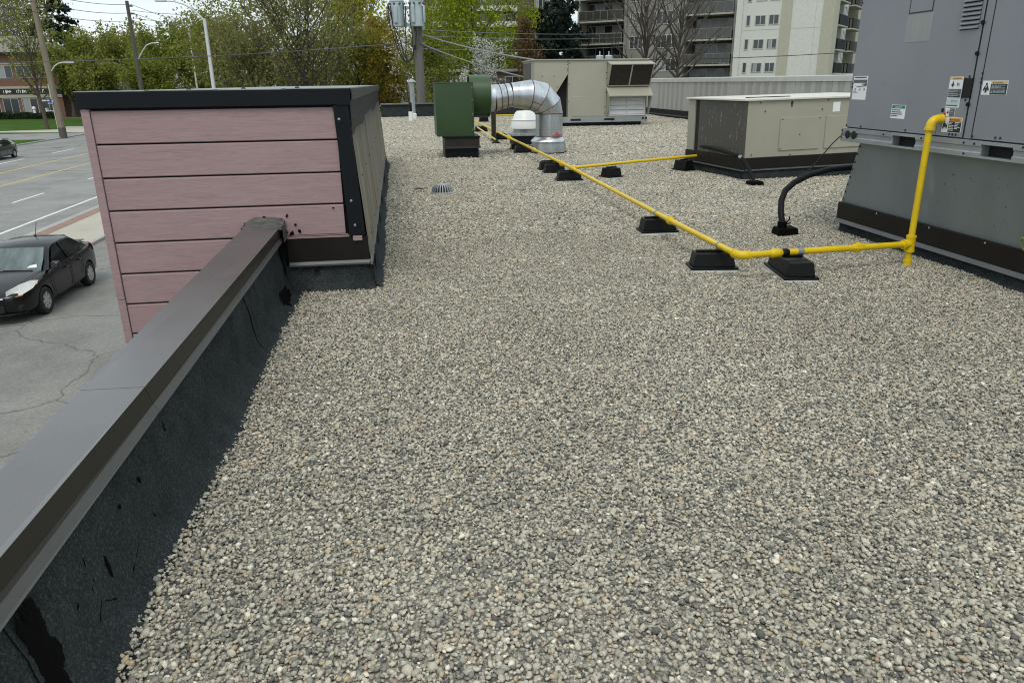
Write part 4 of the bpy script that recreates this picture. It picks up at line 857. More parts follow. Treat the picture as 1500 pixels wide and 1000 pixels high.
part('drip_leg', MB().tube([(4.515, 6.0, .04), (4.515, 6.0, .14)], r0, 16), 'yellow', gp); part('drip_cap', MB().tube([(4.515, 6.0, .0), (4.515, 6.0, .055)], r0 + .010, 16), 'yellow', gp)
el = bend((4.515, 6.0, 1.275), (0, 0, -1), (1, .12, 0), .075)
part('top_elbow', MB().tube(el, r0 + .010, 16).tube([(4.515, 6.0, 1.185), (4.515, 6.0, 1.207)], r0 + .016, 16), 'yellow', gp)
part('inlet_stub', MB().tube([el[-1], (P0 - .035, 6.03, 1.275)], r0 + .004, 16).tube([(P0 - .045, 6.03, 1.275), (P0 - .012, 6.033, 1.275)], r0 + .014, 16), 'yellow', gp)
part('cross_run', MB().tube([E0 + d0 * .07, TEE - d0 * .05], r0, 16), 'yellow', gp)
def union(c, d, name='union', k=1.0, n=8):
    c, d = Vector(c), Vector(d).normalized()
    part(name, MB().tube([c - d * .065 * k, c - d * .05 * k, c - d * .03 * k, c - d * .028 * k, c + d * .02 * k, c + d * .022 * k, c + d * .045 * k, c + d * .065 * k], [(r0 + q) * k for q in (.005, .010, .010, .022, .022, .010, .010, .004)], n), 'yellow', gp)
union(E0 + d0 * 1.18, d0, k=.9); 
part('coupling', MB().tube([E0 + d0 * .30, E0 + d0 * .315, E0 + d0 * .385, E0 + d0 * .40], [r0 + .004, r0 + .011, r0 + .011, r0 + .004], 16), 'yellow', gp)
part('corner_elbow', MB().tube([E0 + d1 * .085] + bend(E0, d1, d0, .075) + [E0 + d0 * .085], r0 + .009, 16).tube([E0 + d1 * .075, E0 + d1 * .092], r0 + .014, 16).tube([E0 + d0 * .075, E0 + d0 * .092], r0 + .014, 16), 'yellow', gp)
T2 = Vector((2.90, 12.65, .222)); T3 = Vector((2.93, 28.0, .23)); T4 = Vector((2.95, 33.0, .25))
part('main_run', MB().tube([E0 + d1 * .07, m1, (2.85, 10, .218), T2], r0, 16), 'yellow', gp)
part('main_run', MB().tube([T2, (2.92, 18, .225), T3, T4], r0, 12), 'yellow', gp)
union(m1 + Vector((.004, .12, 0)), d1, 'coupling', .9, 16); union(T2 + Vector((.0, .75, 0)), d1, k=1.1); union((2.925, 20.2, .227), d1, k=1.25); union((2.92, 16.4, .224), d1, k=.9, n=16)
B1 = Vector((5.66, 13.75, .262)); d2 = (B1 - T2).normalized()
part('tee_fitting', MB().tube([T2 - d1 * .07, T2 + d1 * .07], r0 + .011, 12).tube([T2, T2 + d2 * .08], r0 + .011, 12), 'yellow', gp)
part('branch_run', MB().tube([T2, T2 + (B1 - T2) * .5 + Vector((0, 0, .004)), B1], r0 - .002, 12), 'yellow', gp)
part('far_run', MB().tube([T4 + Vector((-.05, 0, 0)), (5.6, 33.05, .27), (8.2, 31.2, .28)], .036, 10), 'yellow', gp)
part('far_elbow', MB().lathe([(.05, -.05), (.05, .05)], tuple(T4), 10), 'yellow', gp)
part('thin_branch', MB().tube([(2.74, 27.0, .16), (2.70, 21.4, .10)], .026, 8), 'yellow_pale', gp)
part('seal_tape', MB().tube([E0 + d0 * .41, E0 + d0 * .43, E0 + d0 * .455, E0 + d0 * .475], [r0 + .003, r0 + .010, r0 + .008, r0 + .003], 10), 'blackplastic', gp)
part('bare_band', MB().tube([E0 + d0 * .56, E0 + d0 * .62], r0 + .003, 12), 'galv_dull', gp)

sup0 = None
def make_support(label, loc, rz, lx, ly, h_, group='black pipe support blocks'):
    t = thing('pipe_support', label, 'pipe support', loc, rz, group)
    a, c = lx / 2, ly / 2
    part('foam_pad', MB().box(-a - .006, a + .006, -c - .006, c + .006, -.03, .012), 'white', t, local=True)
    part('foot', MB().box(-a - .012, a + .012, -c - .012, c + .012, .012, .034), 'blackplastic', t, .004, local=True)
    b = MB().hexa([(-a + .012, -c + .012, .034), (a - .012, -c + .012, .034), (a - .012, c - .012, .034), (-a + .012, c - .012, .034), (-a + .032, -c + .03, h_ - .02), (a - .032, -c + .03, h_ - .02), (a - .032, c - .03, h_ - .02), (-a + .032, c - .03, h_ - .02)])
    part('block', b, 'blackplastic', t, .006, local=True)
    part('strut_channel', MB().box(-a + .05, a - .05, -.022, .022, h_ - .022, h_ + .0), 'galv_dull' if h_ < .19 and 0 else 'blackplastic', t, local=True)
    for s_ in (-.048, .048): part('pipe_clamp', MB().box(s_ * 0 - .012 + (s_ > 0) * .0, .012, s_ * .0 - .012, .012, h_, h_ + .004), 'galv_dull', t, local=True) if s_ < 0 else None
    return t
GZ = .0
make_support('black pipe support block under the near corner of the yellow pipe', (2.745, 6.235, 0), rad(-9), .40, .22, .175)
make_support('black pipe support block second along the pipe from its corner', (2.835, 7.99, 0), rad(-2), .40, .24, .178)
make_support('black pipe support block turned endwise under the run to the grey unit', (3.345, 5.93, 0), rad(-10), .27, .56, .172)
make_support('foremost of three black support blocks clustered at the pipe branch', (2.875, 12.72, 0), 0, .43, .24, .18)
make_support('middle one of three black support blocks clustered at the pipe branch', (2.86, 13.90, 0), 0, .40, .24, .18)
make_support('rearmost of three black support blocks clustered at the pipe branch', (2.86, 14.45, 0), 0, .38, .24, .18)
make_support('black support block in front of the white ventilator, nearer of two', (2.97, 18.15, 0), 0, .44, .26, .185)
make_support('black support block in front of the white ventilator, farther of two', (2.98, 18.95, 0), 0, .42, .26, .185)
make_support('black support block beside the foot of the green post', (3.0, 22.7, 0), 0, .44, .5, .185)
make_support('black support block seen past the green fan under the far pipe end', (2.88, 26.7, 0), 0, .44, .5, .19)
make_support('black support block under the far crosswise yellow pipe', (3.72, 33.3, 0), 0, .40, .5, .22)
make_support('black support block under the yellow branch to the beige unit', (5.30, 13.66, 0), rad(20), .24, .36, .215)
make_support('lone black support block just right of the pipe branch', (3.70, 12.98, 0), rad(20), .30, .28, .19)
make_support('small black block at the end of the thin pale pipe', (2.70, 21.2, 0), 0, .20, .24, .09)
for (a, dr) in ((E0 + d1 * .42, d1), (m1 + Vector((.003, .56, .002)), d1), (Vector((5.30, 13.635, .258)), d2)):
    part('pipe_clamp', MB().tube([a - dr * .012, a + dr * .012], r0 + .006, 14), 'galv_dull', gp)
po = thing('steel_post', 'dark green and brown steel post on a black block behind the green fan', 'post', (2.75, 22.2, 0))
part('channel', MB().box(2.70, 2.80, 22.15, 22.25, .0, 1.13), 'coping_side', po); part('green_face', MB().box(2.801, 2.83, 22.14, 22.26, .0, 1.14), 'green', po); part('foot_plate', MB().box(2.66, 2.86, 22.10, 22.30, -.02, .02), 'blackplastic', po)

# hoses with pitch pockets, cable
hz = thing('conduit_hose', 'thick black flexible conduit arching from a gravel block to the grey unit', 'conduit', (4.15, 7.6, 0))
hp = [(4.139, 7.62, .07), (4.140, 7.63, .12), (4.146, 7.69, .215), (4.184, 7.78, .335), (4.268, 7.87, .433), (4.418, 7.96, .509), (4.634, 8.05, .572), (4.933, 8.14, .616), (5.245, 8.2, .625), (5.7, 8.0, .63), (5.9, 7.6, .66)]
part('hose', MB().tube(hp, .034, 14), 'hose', hz)
part('hose_cuff', MB().tube([(4.139, 7.62, .06), (4.139, 7.625, .13)], .05, 12), 'tar', hz)
part('tie_tail', MB().tube([(4.19, 7.62, .12), (4.215, 7.61, .16), (4.20, 7.60, .19)], .008, 6).tube([(4.20, 7.63, .10), (4.225, 7.60, .12)], .008, 6), 'blackplastic', hz)
solo('pitch_pocket', MB().hexa([(4.04, 7.50, -.03), (4.30, 7.52, -.03), (4.32, 7.74, -.03), (4.06, 7.72, -.03), (4.055, 7.52, .068), (4.285, 7.54, .068), (4.30, 7.72, .068), (4.075, 7.70, .068)]), 'tar', 'low black tar block at the foot of the thick black conduit', 'roof block', .006, 'tar roof blocks', origin=(4.17, 7.62, 0))
h2 = thing('coil_hose', 'thin black refrigerant hose sagging round the corner of the beige unit', 'hose', (5.65, 11.45, 0))
part('hose', MB().tube([(5.61, 13.95, .43), (5.62, 13.2, .45), (5.62, 12.5, .43), (5.64, 12.10, .405), (5.65, 12.0, .385), (5.66, 11.85, .32), (5.66, 11.65, .20), (5.66, 11.50, .08), (5.66, 11.46, .03)], .030, 10), 'hose', h2)
part('thin_line', MB().tube([(5.63, 12.02, .38), (5.62, 11.8, .22), (5.635, 11.55, .06)], .010, 6), 'hose', h2); part('clip', MB().tube([(5.64, 12.03, .395), (5.655, 11.97, .375)], .034, 8), 'galv_dull', h2)
solo('pitch_pocket', MB().hexa([(5.54, 11.33, -.03), (5.78, 11.33, -.03), (5.79, 11.57, -.03), (5.55, 11.57, -.03), (5.555, 11.35, .062), (5.765, 11.35, .062), (5.775, 11.55, .062), (5.565, 11.55, .062)]), 'tar', 'low black tar block at the foot of the thin hose by the beige unit', 'roof block', .006, 'tar roof blocks', origin=(5.66, 11.45, 0))
solo('control_cable', MB().tube([(4.66, 7.53, 1.05), (4.62, 7.62, .96), (4.60, 7.75, .83), (4.55, 7.86, .68), (4.50, 7.93, .60), (4.44, 7.965, .565)], .006, 6), 'wire', 'thin black cable hanging from the grey unit skid to the conduit', 'cable', origin=(4.66, 7.53, 1.05))

solo('twig', MB().tube([(.205, 12.12, .016), (.26, 12.16, .026), (.33, 12.15, .018), (.41, 12.22, .022)], [.006, .013, .011, .005], 6), 'bark', 'short dark twig lying on the gravel left of the roof drain', 'twig', origin=(.3, 12.16, .0))

# ------------------------------------------------------------------ apartment building, right background
ab = thing('apartment_building', 'pale painted brick apartment block with tiers of balconies behind the roof', 'apartment building', (41.627, 72.0, G), rz=rad(-42))
ZO = -G
def zz(z): return z + ZO          # world height to building height
TOP = zz(17.5)
lb = dict(local=True)
part('wall', MB().box(-8.9, -4.56, 0, 14, 0, TOP).box(-4.5599, .42, .05, 2.0, 0, TOP).box(-4.5599, -1.25, 2.0, 14, 0, TOP), 'whitebrick', ab, **lb)
part('pilaster', MB().box(-4.56, -3.54, -.05, .5, 0, TOP), 'beigepaint', ab, **lb)
part('pilaster', MB().box(-.62, .45, -.05, 2.0, 0, TOP), 'beigepaint', ab, **lb)
part('pilaster', MB().box(-8.95, -8.35, -.30, .5, 0, TOP), 'whitebrick', ab, **lb)
part('expansion_joint', MB().box(-1.30, -1.26, .042, .06, 0, TOP), 'frame', ab, **lb)
part('floor_line', MB().box(-8.3, -4.57, -.012, .01, zz(6.25), zz(6.29)).box(-3.53, -.63, .04, .06, zz(6.25), zz(6.29)), 'beigepaint', ab, **lb)
wmesh = {}
def window(parent, x0, x1, z0, z1, y=-.0, sash=1, curt=False):
    """window in a wall at y: frame with sill, dark pane"""
    b = MB(); t = .07
    b.box(x0 - t, x1 + t, y - .05, y + .02, z0 - t, z0).box(x0 - t, x1 + t, y - .05, y + .02, z1, z1 + t).box(x0 - t, x0, y - .05, y + .02, z0, z1).box(x1, x1 + t, y - .05, y + .02, z0, z1)
    for k in range(sash):
        xm = x0 + (x1 - x0) * (k + 1) / (sash + 1); b.box(xm - .035, xm + .035, y - .045, y + .02, z0, z1)
    w_ = part('window', b, 'frame', parent, **lb)
    o = link('pane', MB().box(x0, x1, y - .02, y + .015, z0, z1).mesh('pane'), 'winglass', w_)
    if curt: link('curtain', MB().box(x0 + .1, x0 + (x1 - x0) * .55, y - .024, y - .0201, z0, z1).mesh('curtain'), 'curtain', w_)
    return w_
for r_ in range(8):
    zt = 2.2 + 2.245 * r_ + (0) - .1 - 2.245 + .87 + .0
    zt = 3.10 + 2.235 * (r_ - 1)
    if zz(zt) < 1: continue
    window(ab, -7.02, -6.08, zz(zt - .80), zz(zt), 0, 1, r_ % 3 == 1); window(ab, -5.66, -4.78, zz(zt - .80), zz(zt), 0, 1, r_ % 2 == 0)
    window(ab, -7.92, -7.62, zz(zt - .86), zz(zt + .06), 0, 0)
# balcony wing
part('wing_wall', MB().box(-21.3, -14.75, .25, 13, 0, TOP).box(-27.4, -8.9, 1.75, 13, 0, TOP - .2), 'greywall', ab, **lb)
part('end_pier', MB().box(-27.45, -27.1, -.05, 1.75, 0, TOP), 'slab', ab, **lb); part('side_pier', MB().box(-9.25, -8.951, -.02, 1.75, 0, TOP).box(-21.6, -21.301, -.02, 1.75, 0, TOP).box(-14.749, -14.45, -.02, 1.75, 0, TOP), 'greywall', ab, **lb)
for (x0, x1, zs, pit, nb) in ((-14.45, -9.25, 3.13, 2.475, 5), (-27.1, -21.6, 5.62, 2.36, 4)):
    for r_ in range(-1, nb):
        zf = zs + pit * r_
        bal = part('balcony', MB().box(x0 + .01, x1 - .01, -.45, 1.74, zz(zf - .17), zz(zf)), 'slab', ab, **lb)
        b = MB().box(x0 + .02, x1 - .02, -.45, -.40, zz(zf + 1.0), zz(zf + 1.06)).box(x0 + .02, x1 - .02, -.45, -.40, zz(zf + .08), zz(zf + .12))
        for k in range(7): xk = x0 + .05 + (x1 - x0 - .1) * k / 6; b.box(xk - .025, xk + .025, -.455, -.395, zz(zf), zz(zf + 1.0))
        link('railing', b.mesh('railing'), 'railpost', bal)
        link('railing_glass', MB().box(x0 + .04, x1 - .04, -.43, -.42, zz(zf + .12), zz(zf + 1.0)).mesh('railing_glass'), 'railglass', bal)
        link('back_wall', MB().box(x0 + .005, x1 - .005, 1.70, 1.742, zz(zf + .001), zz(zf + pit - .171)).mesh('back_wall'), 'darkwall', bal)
        rs = random.Random(int(zf * 10) + int(x0)); n = 5
        for k in range(n):
            xa = x0 + .2 + (x1 - x0 - .3) * k / n; xb = xa + (x1 - x0 - .3) / n - .1
            b = MB(); b.box(xa - .04, xa, 1.66, 1.70, zz(zf + .1), zz(zf + pit - .4)).box(xb, xb + .04, 1.66, 1.70, zz(zf + .1), zz(zf + pit - .4)).box(xa, xb, 1.66, 1.70, zz(zf + pit - .46), zz(zf + pit - .4))
            w_ = part('window', b, 'frame', ab, **lb)
            link('pane', MB().box(xa, xb, 1.68, 1.699, zz(zf + .1), zz(zf + pit - .46)).mesh('pane'), 'curtain' if rs.random() < .5 else 'winglass', w_)
        if rs.random() < .9:
            for q in range(rs.randint(2, 4)):
                xq = x0 + .5 + rs.random() * (x1 - x0 - 1.2); hq = .4 + .5 * rs.random()
                part('balcony_item', MB().box(xq, xq + .5, .1, .5, zz(zf + .001), zz(zf + hq)), rs.choice(['hedge', 'redprint', 'fascia', 'frame', 'bandstone']) if x0 > -20 else 'fascia', ab, .03, **lb)
for r_ in range(-1, 6):
    zb = 5.02 + 2.40 * (r_ - 1) + 1.15
    window(ab, -20.9, -19.4, zz(zb - 1.2), zz(zb), .25, 2, r_ % 2 == 0); window(ab, -17.8, -15.4, zz(zb - 1.2), zz(zb), .25, 3, r_ % 3 == 0)
# right hand facade: balcony tiers and window strip
part('return_wall', MB().box(-8, .0, 6.35, 8.6, 0, TOP), 'whitebrick', ab, **lb)
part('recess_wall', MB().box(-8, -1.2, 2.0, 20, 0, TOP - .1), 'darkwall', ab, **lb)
part('return_wall', MB().box(-8, .0, 14.2, 20, 0, TOP), 'beigepaint', ab, **lb)
for r_ in range(7):
    zf = 2.22 + 2.235 * (r_ - .0) - .15
    for (y0, y1) in ((2.2, 6.2), (8.9, 13.9)):
        bal = part('balcony', MB().box(-1.2, .62, y0, y1, zz(zf - .16), zz(zf)), 'slab', ab, .05, **lb)
        b = MB().box(.53, .58, y0 + .05, y1 - .05, zz(zf + .92), zz(zf + .98)).box(-1.2, .55, y0 + .03, y0 + .08, zz(zf + .92), zz(zf + .98))
        for k in range(15): yk = y0 + .1 + (y1 - y0 - .2) * k / 14; b.box(.54, .57, yk - .06, yk + .06, zz(zf), zz(zf + .92))
        for k in range(6): xk = -1.1 + 1.6 * k / 5; b.box(xk - .06, xk + .06, y0 + .04, y0 + .07, zz(zf), zz(zf + .92))
        link('railing', b.mesh('railing'), 'fascia', bal)
        w_ = link('balcony_door', MB().box(-1.21, -1.17, y0 + .6, y1 - .6, zz(zf), zz(zf + 1.9)).mesh('balcony_door'), 'frame', bal)
    b = MB().box(.0, .05, 6.7, 8.2, zz(zf + .75), zz(zf + .82)).box(.0, .05, 6.7, 8.2, zz(zf + 1.9), zz(zf + 1.97)).box(.0, .05, 7.42, 7.5, zz(zf + .82), zz(zf + 1.9)).box(.0, .05, 6.7, 6.76, zz(zf + .82), zz(zf + 1.9)).box(.0, .05, 8.14, 8.2, zz(zf + .82), zz(zf + 1.9))
    w_ = part('window', b, 'frame', ab, **lb); link('pane', MB().box(.0, .02, 6.76, 8.14, zz(zf + .82), zz(zf + 1.9)).mesh('pane'), 'winglass', w_)
part('roof', MB().box(-27.5, .5, -.1, 20, TOP, TOP + .4), 'slab', ab, **lb)

# second apartment block behind the lime green tree
a2 = thing('apartment_building', 'brown apartment block with white balcony bands behind the lime green tree', 'apartment building', (4, 126, G))
part('wall', MB().box(-.5, 22.5, 0, 12, 0, zz(17)), 'brownwall', a2, **lb); part('roof', MB().box(-.8, 22.8, -1.2, 12.3, zz(17), zz(17.4)), 'slab', a2, **lb)
part('stair_tower', MB().box(15.9, 18.2, -.4, 3, 0, zz(17.2)), 'brownwall', a2, **lb)
for r_ in range(5):
    zf = 3.2 + 2.27 * r_ + (-0.05)
    for x0, x1 in ((2.0, 8.6), (9.2, 15.6)):
        if r_ in (0,) and x0 > 9: continue
        bal = part('balcony', MB().box(x0, x1, -1.3, -.001, zz(zf - .15), zz(zf)).box(x0, x1, -1.3, -1.2, zz(zf), zz(zf + .62)), 'whitebrick', a2, **lb)
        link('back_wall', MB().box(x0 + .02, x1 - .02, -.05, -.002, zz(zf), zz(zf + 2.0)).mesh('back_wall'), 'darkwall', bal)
    for x0, x1 in ((2.6, 4.2), (5.6, 7.6), (10.0, 11.8), (13.0, 14.8), (18.6, 19.8), (20.4, 21.6)):
        window(a2, x0, x1, zz(zf + .25), zz(zf + 1.65), -.055 if x0 < 15 else 0, 1, (r_ + int(x0)) % 2 == 0)
lo = thing('low_building', 'low brown brick building glimpsed below the white blossom tree', 'building', (5, 78, G))
part('wall', MB().box(-1.5, 9, 0, 8, 0, zz(2.6)), 'brownwall', lo, **lb); part('roof', MB().box(-1.7, 9.2, -.25, 8.2, zz(2.6), zz(2.85)), 'slab', lo, **lb)
for x0 in (0, 3.0, 6.0): window(lo, x0, x0 + 1.4, zz(.9), zz(2.1), 0, 1)

# ------------------------------------------------------------------ brick shop building across the road
bb = thing('brick_building', 'two storey red brick shop building with grey hipped roof across the road', 'building', (-59.0, 150.0, G), rz=rad(3))
part('wall', MB().box(-26, 0, 0, 16, 0, zz(7.5)), 'brick', bb, **lb)
part('roof', MB().hexa([(-26.6, -.7, zz(7.45)), (.6, -.7, zz(7.45)), (.6, 16.7, zz(7.45)), (-26.6, 16.7, zz(7.45)), (-21, 7, zz(10.6)), (-6, 7, zz(10.6)), (-6, 9, zz(10.6)), (-21, 9, zz(10.6))]), 'shingle', bb, **lb)
part('eaves_fascia', MB().box(-26.65, .65, -.76, -.701, zz(7.28), zz(7.55)), 'signblack', bb, **lb)
part('upper_band', MB().box(-26, .05, -.06, -.001, zz(5.55), zz(5.82)), 'bandstone', bb, **lb)
part('lower_band', MB().box(-26, .05, -.12, -.001, zz(1.55), zz(1.95)).box(-26, .05, -.13, -.001, zz(.02), zz(.55)), 'bandstone', bb, **lb)
sb = part('sign_board', MB().box(-26, .0, -.09, -.001, zz(.56), zz(1.54)), 'signblack', bb, **lb)
for j, (x0, w_, m_) in enumerate(((-9.3, 1.2, 'whiteprint'), (-7.2, 1.7, 'whiteprint'), (-4.6, 1.9, 'whiteprint'))):
    b = MB(); rs = random.Random(j); x = x0
    while x < x0 + w_:
        q = .14 + .14 * rs.random(); b.box(x, x + .07, -.13, -.0901, zz(.80), zz(1.32))
        if rs.random() < .6: b.box(x + .071, x + q, -.129, -.0901, zz(.80 + .4 * (rs.random() < .5)), zz(.92 + .4 * (rs.random() < .5) + .05))
        x += q + .09
    link('sign_lettering', b.mesh('sign_lettering'), m_, sb)
for k in range(8):
    x1 = -1.2 - 3.05 * k; window(bb, x1 - 2.3, x1, zz(3.35), zz(5.35), 0, 1, k % 2 == 0)
    window(bb, x1 - 2.4, x1, zz(-3.0), zz(-.15), 0, 1, k % 3 == 1)
ho = thing('house', 'small grey gabled house half hidden by trees left of the pink box', 'house', (-49.6, 144, G))
part('wall', MB().box(-3, 3, 0, 8, 0, zz(3.4)).prism([(-3, zz(3.4)), (3, zz(3.4)), (0, zz(5.6))], 'y', 0.02, 7.98), 'housewall', ho, **lb)
part('roof', MB().prism([(-3.4, zz(3.1)), (0, zz(5.5)), (0, zz(5.75)), (-3.5, zz(3.3))], 'y', -.4, 8.4).prism([(3.4, zz(3.1)), (3.5, zz(3.3)), (0.001, zz(5.75)), (0.001, zz(5.5))], 'y', -.4, 8.4), 'shingle', ho, **lb)
part('porch_roof', MB().prism([(-3.4, zz(1.2)), (3.6, zz(1.2)), (2.2, zz(2.3)), (-2.4, zz(2.3))], 'y', -2.2, -.01), 'shingle', ho, **lb)
part('barge_board', MB().prism([(0, zz(5.80)), (3.55, zz(3.33)), (3.45, zz(3.12)), (0, zz(5.55))], 'y', -.46, -.401), 'white', ho, **lb)
window(ho, -.6, .6, zz(3.5), zz(4.5), 0, 1); window(ho, 1.2, 2.2, zz(2.4), zz(3.3), 0, 0)
def leaves(name, pos, size, mat, parent=None, rs=None, flat=.0, aspect=.6):
    n = len(pos); rs = rs or np.random.RandomState(1)
    a = rs.normal(size=(n, 3)); a[:, 2] *= (1 - flat); a /= np.linalg.norm(a, axis=1)[:, None]
    t = rs.normal(size=(n, 3)); u = np.cross(a, t); u /= np.linalg.norm(u, axis=1)[:, None]; v = np.cross(a, u)
    s = (size * (.55 + .9 * rs.rand(n)))[:, None]
    V = np.stack([pos - u * s, pos - v * s * aspect, pos + u * s, pos + v * s * aspect], 1).reshape(-1, 3)
    F = np.arange(4 * n).reshape(n, 4)
    return link(name, np_mesh(name, V, F), mat, parent)
# clipped hedge before the shop
rs = np.random.RandomState(8); q = rs.rand(9000, 3) * [17, 1.6, 1.15]; q[:, 2] *= .85 + .15 * np.sin(q[:, 0] * 1.7)
hd = thing('hedge', 'long dark clipped hedge in front of the brick building', 'hedge', (-75, 143, G))
leaves('foliage', q, .16, 'hedge', hd, rs); part('hedge_core', MB().box(.1, 16.9, .1, 1.5, 0, .95), 'hedge', hd, local=True)
solo('planter_bollard', MB().lathe([(.35, 0), (.35, .15), (.22, .2), (.22, 1.5), (.30, 1.55), (.30, 1.8), (.1, 2.0)], (-62.5, 146.2, G), 10), 'white', 'white bollard light in front of the shop windows', 'bollard', origin=(-62.5, 146.2, G))
solo('garden_chair', MB().box(-60.6, -59.6, 146, 147, G, G + .9).box(-60.6, -60.4, 146, 147, G + .9, G + 1.7).box(-60.4, -59.4, 146.0, 146.15, G + 1.15, G + 1.25).tube([(-59.5, 146.1, G + 1.25), (-59.3, 146.1, G + .9), (-59.3, 146.1, G)], .08, 6), 'white', 'white outdoor chair in front of the shop beside the hedge', 'chair', .05, origin=(-60, 146.5, G))

# ------------------------------------------------------------------ poles, lamps, wires
up = thing('utility_pole', 'tall weathered wooden utility pole with a curved lamp arm by the far kerb', 'utility pole', (-34.65, 86.4, G))
part('pole', MB().tube([(-34.65, 86.4, G - .1), (-34.8, 86.4, 3), (-34.98, 86.4, 12.5)], [.36, .29, .23], 12), 'polewood', up)
part('dark_base', MB().tube([(-34.648, 86.4, G - .05), (-34.66, 86.4, G + 1.1)], [.37, .365], 12), 'polewood_dark', up)
part('lamp_arm', MB().tube([(-34.5, 86.35, 3.25), (-34.1, 86.3, 3.7), (-33.7, 86.3, 3.95), (-33.2, 86.3, 4.05), (-32.9, 86.3, 4.05)], .06, 8), 'polemetal', up)
part('lamp_head', MB().box(-33.0, -32.2, 86.15, 86.45, 3.96, 4.10), 'polemetal', up, .04)
part('insulator_bracket', MB().box(-34.7, -33.6, 86.3, 86.42, 9.1, 9.2).box(-33.9, -33.5, 86.25, 86.45, 9.2, 9.4).box(-34.5, -33.5, 86.3, 86.4, 8.2, 8.27), 'wire', up)
part('guy_guard', MB().tube([(-34.95, 86.25, -2.8), (-35.05, 86.25, 2)], .05, 6), 'polemetal', up)
sg = thing('street_sign', 'blue street name sign with white lettering on the wooden utility pole', 'street sign', (-35.3, 86.2, .3))
b = MB().box(-36.0, -34.95, 86.16, 86.19, .28, .52); part('name_plate', b, 'blue', sg)
part('name_plate', MB().box(-35.45, -34.8, 86.10, 86.13, .03, .22), 'blue', sg)
part('bracket', MB().box(-34.98, -34.75, 86.12, 86.2, .1, .45), 'polemetal', sg)
b = MB(); 
for x, w_ in ((-35.9, .09), (-35.78, .06), (-35.69, .09), (-35.57, .08), (-35.40, .10), (-35.27, .07)): b.box(x, x + w_, 86.150, 86.159, .335, .465)
for x in (-35.36, -35.22, -35.1, -34.98): b.box(x, x + .06, 86.09, 86.099, .075, .175)
part('lettering', b, 'whiteprint', sg)
dp = thing('utility_pole', 'dark wooden utility pole with crossarm pins and a slim lamp arm among the trees', 'utility pole', (-33.3, 110, G))
part('pole', MB().tube([(-33.3, 110, G), (-33.3, 110, 12.0)], [.30, .21], 10), 'polewood_dark', dp)
part('lamp_arm', MB().tube([(-33.15, 110, 4.9), (-32.4, 110, 6.0), (-31.8, 110, 6.7), (-31.2, 110, 6.95), (-30.2, 110, 7.0)], .07, 6), 'polemetal', dp)
part('insulator', MB().box(-33.2, -32.7, 109.9, 110.1, 11.3, 11.5).box(-33.2, -32.6, 109.9, 110.1, 10.4, 10.6).box(-33.2, -32.8, 109.9, 110.1, 9.5, 9.7), 'porcelain', dp)
sl = thing('street_light', 'tall pale metal street light with a long curved arm behind the pink box', 'street light', (-15.33, 70, G))
part('pole', MB().tube([(-15.33, 70, G), (-15.33, 70, 6.9)], [.19, .13], 10), 'polemetal', sl)
part('arm', MB().tube([(-15.33, 70, 6.7), (-15.8, 70, 7.25), (-16.3, 70, 7.7), (-16.8, 70, 7.98), (-17.5, 70, 8.2), (-18.2, 70, 8.25)], [.08, .075, .07, .065, .06, .06], 8), 'polemetal', sl)
part('lamp_head', MB().box(-19.0, -18.1, 69.8, 70.2, 8.17, 8.30), 'polemetal', sl, .05)
sp = thing('street_light', 'slim distant street light with a short low arm among the trees', 'street light', (-31.0, 130, G))
part('pole', MB().tube([(-31.0, 130, G), (-31.0, 130, 6.5)], [.17, .15], 8).tube([(-31.0, 130, 6.5), (-31.0, 130, 11.7)], [.15, .09], 8), 'polemetal', sp)
part('arm', MB().tube([(-30.4, 130, 3.2), (-30.0, 130, 3.55), (-29.2, 130, 3.65)], .07, 6), 'polemetal', sp)
tp = thing('transformer_pole', 'grey wooden pole carrying two pale grey transformers behind the back parapet', 'utility pole', (1.38, 43.0, G))
part('pole', MB().tube([(1.38, 43, G), (1.38, 43, 4.4), (1.37, 43, 8.5)], [.25, .235, .21], 14), 'polewood_grey', tp)
for cx_, cy_ in ((.34, 42.75), (1.36, 42.45)):
    tr = part('transformer', MB().lathe([(.30, 4.42), (.355, 4.43), (.365, 4.50), (.365, 5.62), (.385, 5.63), (.385, 5.68), (.34, 5.72), (.12, 5.80)], (cx_, cy_, 0), 20), 'transformer', tp)
    b = MB()
    for a in (-.5, 1.0) if cx_ > 1 else (-.2, 1.3):
        for k in range(4):
            an = -PI / 2 + a + (k - 1.5) * .09; px_, py_ = cx_ + .36 * math.cos(an), cy_ + .36 * math.sin(an); qx, qy = cx_ + .45 * math.cos(an), cy_ + .45 * math.sin(an)
            b.tube([(px_, py_, 5.45), (qx, qy, 5.38), (qx, qy, 4.62), (px_, py_, 4.55)], .028, 5)
    link('cooling_fin', b.mesh('cooling_fin', Matrix.Translation((-1.38, -43, 3.4))), 'transformer', tr)
    b = MB()
    for an in (-2.6, -1.9, -1.2, -.5): b.tube([(cx_ + .36 * math.cos(an), cy_ + .36 * math.sin(an), 5.50), (cx_ + .46 * math.cos(an), cy_ + .46 * math.sin(an), 5.53), (cx_ + .50 * math.cos(an), cy_ + .50 * math.sin(an), 5.55)], [.05, .06, .02], 6)
    link('bushing', b.mesh('bushing', Matrix.Translation((-1.38, -43, 3.4))), 'porcelain', tr)
part('bracket', MB().box(.6, 1.6, 42.75, 42.95, 4.45, 4.6).box(.6, 1.6, 42.75, 42.95, 5.3, 5.42).box(1.62, 1.74, 42.7, 42.85, 4.28, 4.6), 'transformer', tp)
b = MB()
def sag(a, b_, s=.4, n=10): return [tuple(Vector(a).lerp(Vector(b_), i / n) - Vector((0, 0, 4 * s * (i / n) * (1 - i / n)))) for i in range(n + 1)]
